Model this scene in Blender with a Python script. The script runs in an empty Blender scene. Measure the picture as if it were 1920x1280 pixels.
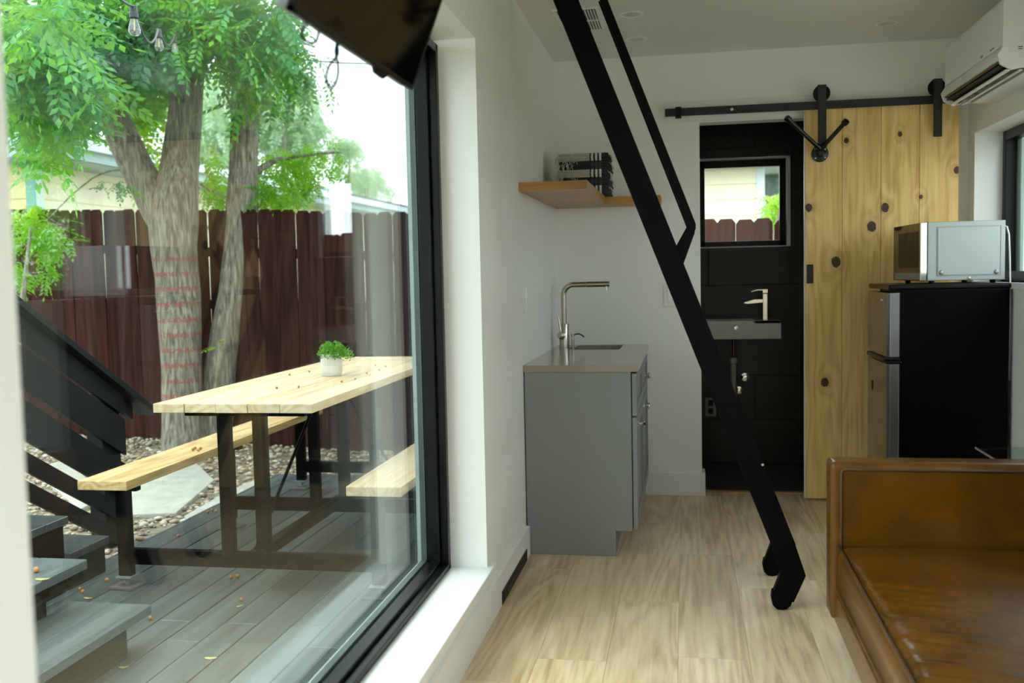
import bpy, bmesh, math, random
import numpy as np
from mathutils import Vector, Matrix, Euler, noise as mnoise
random.seed(7); rng = np.random.default_rng(7)
PI = math.pi
C = bpy.context.scene.collection
scn = bpy.context.scene

# ------------------------------------------------------------------ camera, sky, sun, exposure
YAW, PITCH, ROLL, FPX = .1766, -.06814, -.02103, 1832.8
CAM = Vector((0, 0, 1.3))
M3 = (Matrix.Rotation(YAW, 3, 'Z') @ Matrix.Rotation(PITCH, 3, 'X') @
      Matrix(((1, 0, 0), (0, 0, -1), (0, 1, 0))) @ Matrix.Rotation(ROLL, 3, 'Z'))
cam = bpy.data.cameras.new('camera')
cam.sensor_width = 36; cam.lens = FPX * 36 / 1920
cam.clip_start = .05; cam.clip_end = 300
cam.dof.use_dof = True; cam.dof.focus_distance = 4.3; cam.dof.aperture_fstop = 2.8
co = bpy.data.objects.new('camera', cam); C.objects.link(co)
co.matrix_world = Matrix.Translation(CAM) @ M3.to_4x4()
scn.camera = co

world = bpy.data.worlds.new('sky'); scn.world = world; world.use_nodes = True
bg = world.node_tree.nodes['Background']
bg.inputs[0].default_value = (.91, .965, 1.04, 1); bg.inputs[1].default_value = 3.2
sun = bpy.data.lights.new('sun', 'SUN'); sun.energy = 1.6; sun.angle = math.radians(35); sun.color = (1, .97, .9)
so = bpy.data.objects.new('sun', sun); C.objects.link(so)
so.rotation_euler = Vector((.55, -.12, -1)).to_track_quat('-Z', 'Y').to_euler()

scn.view_settings.view_transform = 'Standard'
scn.view_settings.look = 'None'
scn.view_settings.exposure = 0.54
scn.view_settings.gamma = 1
scn.view_settings.use_curve_mapping = False
cy = scn.cycles
cy.use_denoising = True
cy.max_bounces = 14; cy.diffuse_bounces = 10; cy.glossy_bounces = 5
cy.transmission_bounces = 8; cy.transparent_max_bounces = 24
cy.sample_clamp_indirect = 6

def ray(x, y):
    return M3 @ Vector((x - 960, -(y - 640), -FPX))
def PY(x, y, Y):
    r = ray(x, y); return CAM + r * (Y / r.y)
def PX(x, y, X):
    r = ray(x, y); return CAM + r * (X / r.x)
def PZ(x, y, z):
    r = ray(x, y); return CAM + r * ((z - CAM.z) / r.z)
def PD(x, y, d):
    return CAM + ray(x, y) * (d / FPX)

# ------------------------------------------------------------------ object helpers
def link(o, parent=None):
    C.objects.link(o)
    if parent: o.parent = parent
    return o
def tag(o, label=None, cat=None, group=None, kind=None):
    if label: o['label'] = label
    if cat: o['category'] = cat
    if group: o['group'] = group
    if kind: o['kind'] = kind
    return o
def thing(name, label, cat, loc=(0, 0, 0), group=None, rz=0):
    o = bpy.data.objects.new(name, None); o.empty_display_size = .1
    o.location = loc; o.rotation_euler = (0, 0, rz)
    return tag(link(o), label, cat, group)
def struct_empty(name, loc=(0, 0, 0)):
    o = bpy.data.objects.new(name, None); o.location = loc
    return tag(link(o), kind='structure')
def obj(name, bm, mat, parent=None, smooth=False, local=False):
    """bm is in world coordinates unless local; child objects get the inverse of the parent's transform."""
    me = bpy.data.meshes.new(name)
    bmesh.ops.recalc_face_normals(bm, faces=bm.faces)
    bm.to_mesh(me); bm.free()
    if smooth:
        for p in me.polygons: p.use_smooth = True
        if smooth == 'auto':
            me.set_sharp_from_angle(angle=math.radians(40))
    me.materials.append(mat)
    o = bpy.data.objects.new(name, me); link(o, parent)
    if parent and not local:
        root = parent
        mw = Matrix.LocRotScale(root.location, root.rotation_euler, root.scale)
        while root.parent:
            root = root.parent
            mw = Matrix.LocRotScale(root.location, root.rotation_euler, root.scale) @ mw
        me.transform(mw.inverted())
    return o
def meshobj(name, me, mat, parent=None, loc=(0, 0, 0), rot=(0, 0, 0)):
    o = bpy.data.objects.new(name, me); o.location = loc; o.rotation_euler = rot
    if mat and not me.materials: me.materials.append(mat)
    return link(o, parent)
def NB(): return bmesh.new()
def box(bm, x0, x1, y0, y1, z0, z1, bev=0, seg=2, mat=None):
    b = bmesh.new() if bev else bm
    v = [b.verts.new((x, y, z)) for x in (x0, x1) for y in (y0, y1) for z in (z0, z1)]
    for f in ((0, 1, 3, 2), (4, 6, 7, 5), (0, 4, 5, 1), (2, 3, 7, 6), (0, 2, 6, 4), (1, 5, 7, 3)):
        b.faces.new([v[i] for i in f])
    if bev:
        bmesh.ops.bevel(b, geom=b.edges[:], offset=bev, segments=seg, profile=.6, affect='EDGES', clamp_overlap=True)
    if mat is not None: bmesh.ops.transform(b, matrix=mat, verts=(v if not bev else b.verts))
    if bev: merge(bm, b)
    return bm
def merge(bm, b):
    me = bpy.data.meshes.new('t'); b.to_mesh(me); b.free(); bm.from_mesh(me); bpy.data.meshes.remove(me)
def B(x0, x1, y0, y1, z0, z1, bev=0, seg=2):
    return box(NB(), x0, x1, y0, y1, z0, z1, bev, seg)
def prism(bm, pts, axis, a, b, bev=0):
    """pts 2D; axis 'y': pts=(x,z) extruded y a..b; 'x': pts=(y,z); 'z': pts=(x,y)"""
    t = bmesh.new() if bev else bm
    def P(p, d):
        return (p[0], d, p[1]) if axis == 'y' else (d, p[0], p[1]) if axis == 'x' else (p[0], p[1], d)
    A = [t.verts.new(P(p, a)) for p in pts]; Bv = [t.verts.new(P(p, b)) for p in pts]
    t.faces.new(A); t.faces.new(Bv[::-1]); n = len(pts)
    for i in range(n): t.faces.new((A[i], Bv[i], Bv[(i + 1) % n], A[(i + 1) % n]))
    if bev:
        bmesh.ops.recalc_face_normals(t, faces=t.faces)
        bmesh.ops.bevel(t, geom=t.edges[:], offset=bev, segments=2, profile=.6, affect='EDGES', clamp_overlap=True)
        merge(bm, t)
    return bm
def tube(bm, pts, rad, n=12, cap=True, sx=1):
    pts = [Vector(p) for p in pts]
    if not hasattr(rad, '__len__'): rad = [rad] * len(pts)
    rings = []; up = None
    for i, p in enumerate(pts):
        d = (pts[min(i + 1, len(pts) - 1)] - pts[max(i - 1, 0)]).normalized()
        if up is None: up = Vector((0, 0, 1)) if abs(d.z) < .9 else Vector((0, 1, 0))
        s = d.cross(up).normalized(); u = s.cross(d).normalized(); up = u
        rings.append([bm.verts.new(p + (s * math.cos(a) * sx + u * math.sin(a)) * rad[i])
                      for a in (2 * PI * k / n for k in range(n))])
    for i in range(len(rings) - 1):
        for k in range(n):
            bm.faces.new((rings[i][k], rings[i][(k + 1) % n], rings[i + 1][(k + 1) % n], rings[i + 1][k]))
    if cap: bm.faces.new(rings[0][::-1]); bm.faces.new(rings[-1])
    return bm
def T(pts, rad, n=12, **k): return tube(NB(), pts, rad, n, **k)
def lathe(bm, prof, c, n=24, axis='z'):
    rings = []
    for r, h in prof:
        ring = []
        for k in range(n):
            a = 2 * PI * k / n; u, v = r * math.cos(a), r * math.sin(a)
            p = (u, v, h) if axis == 'z' else (u, h, v) if axis == 'y' else (h, u, v)
            ring.append(bm.verts.new(Vector(c) + Vector(p)))
        rings.append(ring)
    for i in range(len(rings) - 1):
        for k in range(n):
            bm.faces.new((rings[i][k], rings[i][(k + 1) % n], rings[i + 1][(k + 1) % n], rings[i + 1][k]))
    bm.faces.new(rings[0][::-1]); bm.faces.new(rings[-1])
    return bm
def arc(c, r, a0, a1, n, plane='xz'):
    out = []
    for i in range(n + 1):
        a = a0 + (a1 - a0) * i / n; u, v = r * math.cos(a), r * math.sin(a)
        out.append((c[0] + u, c[1], c[2] + v) if plane == 'xz' else (c[0], c[1] + u, c[2] + v))
    return out

# ------------------------------------------------------------------ materials
class NT:
    def __init__(s, name):
        s.m = bpy.data.materials.new(name); s.m.use_nodes = True
        s.t = s.m.node_tree; s.p = s.t.nodes['Principled BSDF']; s.out = s.t.nodes['Material Output']
    def n(s, typ, **k):
        nd = s.t.nodes.new(typ)
        for a, b in k.items(): setattr(nd, a, b)
        return nd
    def l(s, a, b): s.t.links.new(a, b)
    def val(s, sock, v): sock.default_value = v
    def math(s, op, a, b=None, c=None):
        nd = s.n('ShaderNodeMath', operation=op)
        for i, x in enumerate((a, b, c)):
            if x is None: continue
            if isinstance(x, (int, float)): nd.inputs[i].default_value = x
            else: s.l(x, nd.inputs[i])
        return nd.outputs[0]
    def coord(s, kind='Object', scale=(1, 1, 1), rand=False):
        tc = s.n('ShaderNodeTexCoord'); src = tc.outputs[kind]
        if kind == 'World': pass
        mp = s.n('ShaderNodeMapping'); mp.inputs['Scale'].default_value = scale
        s.l(src, mp.inputs['Vector'])
        if rand:
            oi = s.n('ShaderNodeObjectInfo')
            cb = s.n('ShaderNodeVectorMath', operation='SCALE'); cb.inputs[0].default_value = (37, 53, 29)
            s.l(oi.outputs['Random'], cb.inputs['Scale']); s.l(cb.outputs[0], mp.inputs['Location'])
        return mp.outputs[0]
    def noise(s, vec, scale=5, detail=3, rough=.5, dist=0):
        nd = s.n('ShaderNodeTexNoise'); s.l(vec, nd.inputs['Vector'])
        nd.inputs['Scale'].default_value = scale; nd.inputs['Detail'].default_value = detail
        nd.inputs['Roughness'].default_value = rough; nd.inputs['Distortion'].default_value = dist
        return nd.outputs[0]
    def ramp(s, fac, stops):
        nd = s.n('ShaderNodeValToRGB'); s.l(fac, nd.inputs[0]); e = nd.color_ramp.elements
        while len(e) < len(stops): e.new(.5)
        for i, (p, c) in enumerate(stops): e[i].position = p; e[i].color = tuple(c) + (1,)
        return nd.outputs[0]
    def mix(s, fac, a, b, mode='MIX'):
        nd = s.n('ShaderNodeMix', data_type='RGBA', blend_type=mode)
        if isinstance(fac, (int, float)): nd.inputs[0].default_value = fac
        else: s.l(fac, nd.inputs[0])
        for i, x in ((6, a), (7, b)):
            if isinstance(x, tuple): nd.inputs[i].default_value = x + (1,)
            else: s.l(x, nd.inputs[i])
        return nd.outputs[2]
    def bump(s, h, strength=.2, dist=.01):
        nd = s.n('ShaderNodeBump'); nd.inputs['Strength'].default_value = strength
        nd.inputs['Distance'].default_value = dist; s.l(h, nd.inputs['Height']); s.l(nd.outputs[0], s.p.inputs['Normal'])
    def col(s, c):
        if isinstance(c, tuple): s.p.inputs['Base Color'].default_value = c + (1,)
        else: s.l(c, s.p.inputs['Base Color'])
    def rough(s, r): s.p.inputs['Roughness'].default_value = r
def plain(name, c, rough=.5, metal=0, var=.08, scale=8, bump=0, spec=None, coat=0):
    s = NT(name); v = s.coord(rand=True); f = s.noise(v, scale, 3)
    d = tuple(max(0, x * (1 - var)) for x in c); u = tuple(min(1, x * (1 + var)) for x in c)
    s.col(s.ramp(f, [(.3, d), (.7, u)])); s.rough(rough); s.p.inputs['Metallic'].default_value = metal
    if bump: s.bump(s.noise(v, scale * 12, 4), bump, .002)
    if spec is not None: s.p.inputs['Specular IOR Level'].default_value = spec
    if coat: s.p.inputs['Coat Weight'].default_value = coat; s.p.inputs['Coat Roughness'].default_value = .08
    return s.m
def wood(name, dark, mid, light, axis=1, grain=60, rough=.45, ring=7, bump=.15, hue=.12, spec=.5, amp=.55, blotch=0):
    """axis = the board's long axis; board coordinates are local with a random shift"""
    s = NT(name)
    sc = [1, 1, 1]; sc[axis] = .06
    v = s.coord(rand=True, scale=tuple(sc))
    g = s.noise(v, grain, 5, .6)
    sc2 = [1, 1, 1]; sc2[axis] = .075
    v2 = s.coord(rand=True, scale=tuple(sc2))
    big = s.noise(v2, 3.5, 2, .5, .4)
    rings = s.math('FRACT', s.math('MULTIPLY', big, float(ring * 2)))
    r2 = s.math('ABSOLUTE', s.math('SUBTRACT', rings, .5))
    f = s.math('ADD', s.math('MULTIPLY', g, .65), s.math('MULTIPLY', r2, amp))
    if amp != .55: f = s.math('ADD', f, (.55 - amp) * .25)
    if blotch: f = s.math('ADD', f, s.math('MULTIPLY', s.math('SUBTRACT', s.noise(s.coord(rand=True, scale=(1, .35, 1)), 3.2, 2), .5), blotch))
    base = s.ramp(f, [(.25, dark), (.48, mid), (.75, light)])
    oi = s.n('ShaderNodeObjectInfo')
    hs = s.n('ShaderNodeHueSaturation'); s.l(base, hs.inputs['Color'])
    s.l(s.math('ADD', s.math('MULTIPLY', oi.outputs['Random'], hue * 2), 1 - hue), hs.inputs['Value'])
    s.l(s.math('ADD', s.math('MULTIPLY', oi.outputs['Random'], -hue), 1 + hue / 2), hs.inputs['Saturation'])
    s.col(hs.outputs[0]); s.rough(rough); s.bump(f, bump, .002)
    s.p.inputs['Specular IOR Level'].default_value = spec
    return s.m

wall_m = plain('white_wall_paint', (.865, .875, .835), .55, var=.015, scale=2, bump=.06)
trim_m = plain('white_gloss_trim', (.86, .87, .86), .35, var=.01)
ceil_m = plain('ceiling_paint', (.78, .79, .765), .7, var=.01)
black_frame = plain('black_window_frame', (.004, .005, .005), .3, var=.1, spec=.2)
black_steel = plain('black_powder_coated_steel', (.0035, .0035, .0042), .4, var=.15, scale=30, spec=.06)
dark_iron = plain('dark_iron', (.022, .023, .020), .5, .2, var=.15, scale=25)
alu = plain('brushed_aluminium', (.75, .78, .78), .25, .8)
nickel = plain('brushed_nickel', (.50, .47, .40), .25, 1, var=.05)
chrome = plain('chrome', (.8, .8, .8), .08, 1, var=.02)
chrome_warm = plain('warm_chrome', (.72, .62, .56), .14, 1, var=.03)
plastic_w = plain('white_plastic', (.80, .82, .80), .3, var=.01)
plastic_b = plain('black_plastic', (.005, .005, .006), .3, var=.05, spec=.2)
plastic_g = plain('grey_plastic', (.25, .27, .28), .4, var=.03)
cab_m = plain('grey_cabinet_paint', (.245, .262, .262), .45, var=.02)
cab_dark = plain('cabinet_gap', (.01, .01, .01), .8)
stone_m = plain('taupe_quartz_worktop', (.30, .27, .215), .16, var=.10, scale=220, coat=.3)
steel_sink = plain('sink_steel', (.35, .37, .35), .3, .9)
tile_m = plain('black_bathroom_tile', (.005, .0055, .0045), .4, var=.2, scale=3)
tile_floor = plain('slate_floor_tile', (.05, .053, .055), .3, var=.2)
grout = plain('dark_grout', (.006, .006, .006), .9)
ceramic = plain('white_ceramic', (.55, .58, .56), .12, var=.01)
pvc = plain('grey_pvc_pipe', (.35, .36, .32), .4)
fridge_blk = plain('fridge_black', (.0015, .0015, .0018), .35, var=.1, spec=.08)
fridge_sil = plain('fridge_silver_door', (.30, .30, .32), .24, .85, var=.03)
micro_m = plain('silver_microwave_case', (.36, .40, .385), .4, .4, var=.015)
screen_m = plain('dark_glass_screen', (.002, .002, .002), .06, var=.02, spec=.06)
micro_glass = plain('microwave_door_glass', (.02, .019, .016), .06)
pipe_m = plain('gunmetal_pipe', (.035, .037, .032), .3, .7, var=.2, scale=40)
shelf_m = wood('honey_shelf_wood', (.30, .14, .03), (.46, .24, .06), (.58, .33, .10), axis=0, rough=.35)
pine_m = wood('pine_board', (.50, .34, .17), (.63, .48, .285), (.74, .61, .41), axis=1, grain=40, rough=.5)
bench_m = wood('cedar_toned_bench', (.46, .27, .10), (.66, .44, .21), (.80, .60, .33), axis=1, grain=40, rough=.5)
plank_m = wood('light_oak_floor', (.50, .345, .19), (.78, .59, .37), (.94, .79, .57), axis=1, grain=46, rough=.33, ring=9, hue=.11, amp=.30, blotch=.5)
deck_m = wood('charcoal_painted_deck', (.055, .070, .072), (.092, .112, .112), (.14, .165, .162), axis=1, grain=45, rough=.34, ring=2, bump=.3, hue=.1)
deck_x = wood('charcoal_painted_tread', (.035, .042, .043), (.058, .068, .068), (.085, .096, .094), axis=0, grain=45, rough=.36, ring=2, bump=.3, hue=.1)
rail_m = plain('charcoal_railing_paint', (.008, .010, .011), .5, var=.25, scale=6, spec=.15)
fence_m = wood('red_brown_stained_picket', (.016, .005, .004), (.036, .011, .008), (.065, .021, .015), axis=2, grain=50, rough=.8, ring=3, bump=.3, hue=.25, spec=.08)
fence_rail_m = plain('fence_rail_stain', (.05, .016, .012), .8, var=.3, spec=.1)
siding_y = plain('pale_yellow_siding', (.80, .68, .36), .6, var=.03)
siding_cream = plain('cream_siding', (.88, .83, .62), .6, var=.02)
fascia_m = plain('blue_grey_fascia', (.36, .50, .50), .55, var=.05)
fascia_pale = plain('pale_blue_trim', (.68, .80, .82), .5, var=.03)
teal_trim = plain('teal_corner_trim', (.22, .47, .41), .6, var=.05)
shingle_m = plain('grey_green_shingle', (.10, .15, .135), .8, var=.35, scale=12)
concrete = plain('pale_flagstone', (.40, .39, .33), .9, var=.12, scale=9, bump=.4)
soil_m = plain('gravel_soil', (.20, .17, .12), .95, var=.5, scale=14, bump=.5)
rope_m = plain('fringe_yarn', (.55, .55, .48), .9)
berry_m = plain('amber_berry', (.42, .20, .05), .4, var=.35, scale=30)
dryleaf_m = plain('fallen_leaf', (.50, .48, .16), .7, var=.4, scale=20)
wire_m = plain('black_wire', (.01, .012, .013), .5)
socket_m = plain('bulb_socket_rubber', (.012, .016, .02), .4)
fil_m = plain('amber_filament', (.75, .42, .12), .4)
pot_m = plain('white_ribbed_pot', (.66, .66, .60), .7, var=.08, scale=20)
cable_w = plain('white_cable', (.72, .75, .73), .4)
register_m = plain('brown_floor_register', (.022, .018, .013), .5)

def grain_leather():
    s = NT('cognac_leather'); v = s.coord()
    f = s.noise(v, 5, 4, .6)
    s.col(s.ramp(f, [(.3, (.085, .030, .001)), (.7, (.165, .064, .002))]))
    s.rough(.24); s.p.inputs['Specular IOR Level'].default_value = .36
    vv = s.n('ShaderNodeTexVoronoi'); s.l(v, vv.inputs['Vector']); vv.inputs['Scale'].default_value = 260
    h = s.math('ADD', s.math('MULTIPLY', vv.outputs[0], .25), s.math('MULTIPLY', s.noise(s.coord(scale=(4, 5, 5)), 3, 2, .5, .3), .5))
    s.bump(h, .12, .004)
    return s.m
leather = grain_leather()
piping_m = plain('dark_leather_piping', (.10, .045, .012), .4)

def glass_mat(name, tint, rough=0.0, f0=.04, boost=1.0):
    s = NT(name); s.t.nodes.remove(s.p)
    geo = s.n('ShaderNodeNewGeometry')
    dp = s.n('ShaderNodeVectorMath', operation='DOT_PRODUCT')
    s.l(geo.outputs['Normal'], dp.inputs[0]); s.l(geo.outputs['Incoming'], dp.inputs[1])
    c = s.math('SUBTRACT', 1.0, s.math('ABSOLUTE', dp.outputs['Value']))
    F = s.math('MINIMUM', s.math('MULTIPLY', s.math('ADD', s.math('MULTIPLY', s.math('POWER', c, 5.0), 1 - f0), f0), boost), 1.0)
    tr = s.n('ShaderNodeBsdfTransparent'); tr.inputs[0].default_value = tint + (1,)
    gl = s.n('ShaderNodeBsdfGlossy'); gl.inputs['Roughness'].default_value = rough
    mx = s.n('ShaderNodeMixShader'); s.l(F, mx.inputs[0]); s.l(tr.outputs[0], mx.inputs[1]); s.l(gl.outputs[0], mx.inputs[2])
    s.l(mx.outputs[0], s.out.inputs[0])
    return s.m
pane_m = glass_mat('window_glass', (.955, .985, .97))
bulb_m = glass_mat('clear_bulb_glass', (.96, .98, .97), f0=.06, boost=1.6)
table_glass = glass_mat('green_table_glass', (.80, .92, .87), f0=.06)

def leaf_mat(name, a, b, c, trans=.38, scale=1.3):
    s = NT(name); v = s.coord(); geo = s.n('ShaderNodeNewGeometry')
    mp = s.n('ShaderNodeMapping'); s.l(geo.outputs['Position'], mp.inputs['Vector'])
    f = s.math('ADD', s.math('MULTIPLY', s.noise(mp.outputs[0], scale, 2), .6), s.math('MULTIPLY', s.noise(mp.outputs[0], 23, 1), .4))
    col = s.ramp(f, [(.36, a), (.5, b), (.64, c)])
    s.t.nodes.remove(s.p)
    d = s.n('ShaderNodeBsdfDiffuse'); t = s.n('ShaderNodeBsdfTranslucent'); g = s.n('ShaderNodeBsdfGlossy')
    s.l(col, d.inputs[0]); g.inputs['Roughness'].default_value = .35
    tc = s.mix(.35, col, (.50, .80, .04)); s.l(tc, t.inputs[0])
    m1 = s.n('ShaderNodeMixShader'); m1.inputs[0].default_value = trans
    s.l(d.outputs[0], m1.inputs[1]); s.l(t.outputs[0], m1.inputs[2])
    m2 = s.n('ShaderNodeMixShader'); m2.inputs[0].default_value = .05
    s.l(m1.outputs[0], m2.inputs[1]); s.l(g.outputs[0], m2.inputs[2])
    s.l(m2.outputs[0], s.out.inputs[0])
    return s.m
leaf_tree = leaf_mat('fresh_green_leaf', (.020, .13, .065), (.05, .25, .075), (.15, .44, .02))
leaf_bright = leaf_mat('sunny_green_leaf', (.06, .26, .015), (.14, .42, .015), (.36, .55, .01), .5)
leaf_pale = leaf_mat('hazed_distant_leaf', (.30, .46, .34), (.42, .58, .40), (.55, .66, .48), .4)  # distance haze put into the leaf colour as paleness
leaf_pot = leaf_mat('potted_leaf', (.03, .16, .02), (.07, .30, .02), (.20, .45, .02), .25, 30)
leaf_hedge = leaf_mat('hedge_leaf', (.05, .22, .02), (.11, .36, .02), (.26, .50, .03), .45)

def bark_mat(name, marks=False):
    s = NT(name); v = s.coord(scale=(1, 1, .13))
    f = s.noise(v, 42, 5, .65, .25); big = s.noise(s.coord(), 3, 3)
    col = s.ramp(f, [(.36, (.06, .048, .036)), (.5, (.23, .195, .15)), (.64, (.46, .41, .33))])
    col = s.mix(s.math('MULTIPLY', big, .5), col, (.20, .21, .14))
    if marks:
        geo = s.n('ShaderNodeNewGeometry'); sp = s.n('ShaderNodeSeparateXYZ'); s.l(geo.outputs['Position'], sp.inputs[0])
        z = sp.outputs[2]
        w = s.math('SINE', s.math('ADD', s.math('MULTIPLY', z, 2 * PI / .135), s.math('MULTIPLY', s.noise(s.coord(), 5, 2), 1.5)))
        stripe = s.math('MULTIPLY_ADD', w, 2.0, -.7); stripe.node.use_clamp = True
        lo = s.math('GREATER_THAN', z, .22); hi = s.math('LESS_THAN', z, 1.62)
        br = s.math('GREATER_THAN', s.noise(s.coord(), 42, 2), .47)
        m = s.math('MULTIPLY', s.math('MULTIPLY', stripe, br), s.math('MULTIPLY', lo, hi))
        col = s.mix(s.math('MULTIPLY', m, .75), col, (.34, .07, .07))
    s.col(col); s.rough(.9); s.bump(f, .9, .03)
    return s.m
bark = bark_mat('grey_brown_bark'); bark_marked = bark_mat('bark_with_red_paint_rings', True)

def door_mat():
    s = NT('knotty_pine_door'); geo = s.n('ShaderNodeNewGeometry')
    pos = geo.outputs['Position']
    knots = ((.672, 1.634, .020), (.817, 1.333, .027), (.758, .668, .023), (1.072, 1.621, .022), (1.002, 1.521, .026),
             (1.437, 1.809, .018), (.869, 1.991, .014), (1.147, 2.013, .012), (1.256, 1.673, .010))
    sp = s.n('ShaderNodeSeparateXYZ'); s.l(pos, sp.inputs[0])
    near = None
    for kx, kz, r in knots:
        dx = s.math('SUBTRACT', sp.outputs[0], kx); dz = s.math('MULTIPLY', s.math('SUBTRACT', sp.outputs[2], kz), .8)
        d = s.math('SQRT', s.math('ADD', s.math('MULTIPLY', dx, dx), s.math('MULTIPLY', dz, dz)))
        q = s.math('DIVIDE', d, r)
        near = q if near is None else s.math('MINIMUM', near, q)
    swirl = s.math('EXPONENT', s.math('MULTIPLY', near, -.45))
    v = s.coord(rand=True, scale=(1, 1, .05)); v2 = s.coord(rand=True, scale=(1, 1, .10))
    g = s.noise(v, 45, 5, .6)
    big = s.math('ADD', s.noise(v2, 5, 2, .5, .3), s.math('MULTIPLY', swirl, .30))
    rg = s.math('ABSOLUTE', s.math('SUBTRACT', s.math('FRACT', s.math('MULTIPLY', big, 9.0)), .5))
    f = s.math('ADD', s.math('MULTIPLY', g, .75), s.math('MULTIPLY', rg, .33))
    col = s.ramp(f, [(.22, (.58, .33, .09)), (.5, (.85, .57, .21)), (.78, (.93, .70, .33))])
    hs = s.n('ShaderNodeHueSaturation'); s.l(col, hs.inputs['Color']); oi = s.n('ShaderNodeObjectInfo')
    s.l(s.math('ADD', s.math('MULTIPLY', oi.outputs['Random'], .22), .86), hs.inputs['Value'])
    halo = s.ramp(near, [(.0, (1, 1, 1)), (.3, (0, 0, 0))])
    kn = s.math('LESS_THAN', s.math('ADD', near, s.math('MULTIPLY', s.noise(s.coord(), 60, 2), .5)), 1.15)
    ring = s.math('EXPONENT', s.math('MULTIPLY', near, -1.1))
    c2 = s.mix(s.math('MINIMUM', ring, .8), hs.outputs[0], (.36, .13, .03))
    c3 = s.mix(kn, c2, (.07, .025, .012))
    s.col(c3); s.rough(.5); s.bump(f, .15, .002)
    return s.m
door_m = door_mat()

# ------------------------------------------------------------------ room shell
XL, XR, YB, ZC, YN = -.74, 1.512, 5.70, 2.52, -1.5
XO = -.98                                    # outer face of the left wall
WY0, WY1, WZ0, WZ1 = .984, 3.52, .19, 2.155    # big window opening
wl = struct_empty('wall_left')
def wallbox(name, parent, *a, m=wall_m): return obj(name, B(*a), m, parent)
for a in ((XO, XL, YN, WY0, -.25, ZC), (XO, XL, WY1, 6.9, -.25, ZC), (XO, XL, WY0, WY1, -.25, WZ0), (XO, XL, WY0, WY1, WZ1, ZC)):
    wallbox('wall_section', wl, *a)
# right wall: kitchen window lengthened out of sight for light, added window near camera
R1 = (2.9, 5.576, 1.215, 1.995); R2 = (-1.3, 1.3, .12, 2.2); XRO = 1.77
wr = struct_empty('wall_right')
for a in ((XR, XRO, YN, R2[0], -.25, ZC), (XR, XRO, R2[0], R2[1], -.25, R2[2]), (XR, XRO, R2[0], R2[1], R2[3], ZC),
          (XR, XRO, R2[1], R1[0], -.25, ZC), (XR, XRO, R1[0], R1[1], -.25, R1[2]), (XR, XRO, R1[0], R1[1], R1[3], ZC),
          (XR, XRO, R1[1], 6.9, -.25, ZC)):
    wallbox('wall_section', wr, *a)
DX0, DX1, DZ = .085, .86, 2.135
wb = struct_empty('wall_back')
for a in ((XL, DX0, YB, 5.82, 0, ZC), (DX1, XR, YB, 5.82, 0, ZC), (DX0, DX1, YB, 5.82, DZ, ZC)):
    wallbox('wall_section', wb, *a)
wn = struct_empty('wall_near')
for a in ((XO, XRO, YN - .2, YN, -.25, ZC),):
    wallbox('wall_section', wn, *a)
tag(obj('ceiling', B(XO, XRO, YN - .2, 6.9, ZC, ZC + .15), ceil_m), kind='structure')
fl = struct_empty('floor')
obj('subfloor', B(XL, XR, YN, 5.80, -.06, -.014), grout, fl)
W = .2357
k0 = -4
for k in range(k0, 7):
    x0 = -.036 + W * k; x1 = x0 + W
    xa, xb = max(x0, XL), min(x1, XR)
    if xb - xa < .01: continue
    y = YN - random.random() * 1.2
    if k == 0: y = 3.27 - 1.22 * 4
    if k == 1: y = 4.03 - 1.22 * 5
    while y < 5.8:
        ya, yb = max(y, YN), min(y + 1.22, 5.80)
        if yb - ya > .02:
            bm = B(xa + .0004, xb - .0004, ya + .0004, yb - .0004, -.014, 0)
            obj('floor_plank', bm, plank_m, fl)
        y += 1.22
# threshold strip of the bathroom door
tag(obj('trim_1', B(DX0, 1.3, 5.79, 5.83, -.01, .006, .003), shelf_m), kind='structure')

# baseboards: left wall (with a floor register), back wall piece wrapping the jamb
def baseboard(name, a, label=None):
    return tag(obj(name, B(*a, .003), trim_m), kind='structure')
baseboard('baseboard_left', (XL, -.722, YN, 4.42, 0, .135))
baseboard('baseboard_back', (-.24, .103, YB - .02, YB, 0, .135))
baseboard('baseboard_jamb', (.085, .103, YB, 5.82, 0, .135))
baseboard('baseboard_right', (XR - .016, XR, 1.7, 4.88, 0, .135))
r = thing('floor_register', 'long dark brown floor register set into the left baseboard', 'vent', (-.72, 4.0, 0))
obj('frame', B(-.723, -.719, 3.70, 4.31, .004, .057, .001), register_m, r)
for i in range(20):
    y = 3.72 + i * .029
    obj('slat', B(-.7195, -.716, y, y + .02, .012, .049), register_m, r)

# sill board of the big window, reaching past the wall
tag(obj('trim_2', B(-.925, -.716, WY0, 3.585, WZ0 - .012, WZ0 + .020, .004), trim_m), kind='structure')

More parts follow.
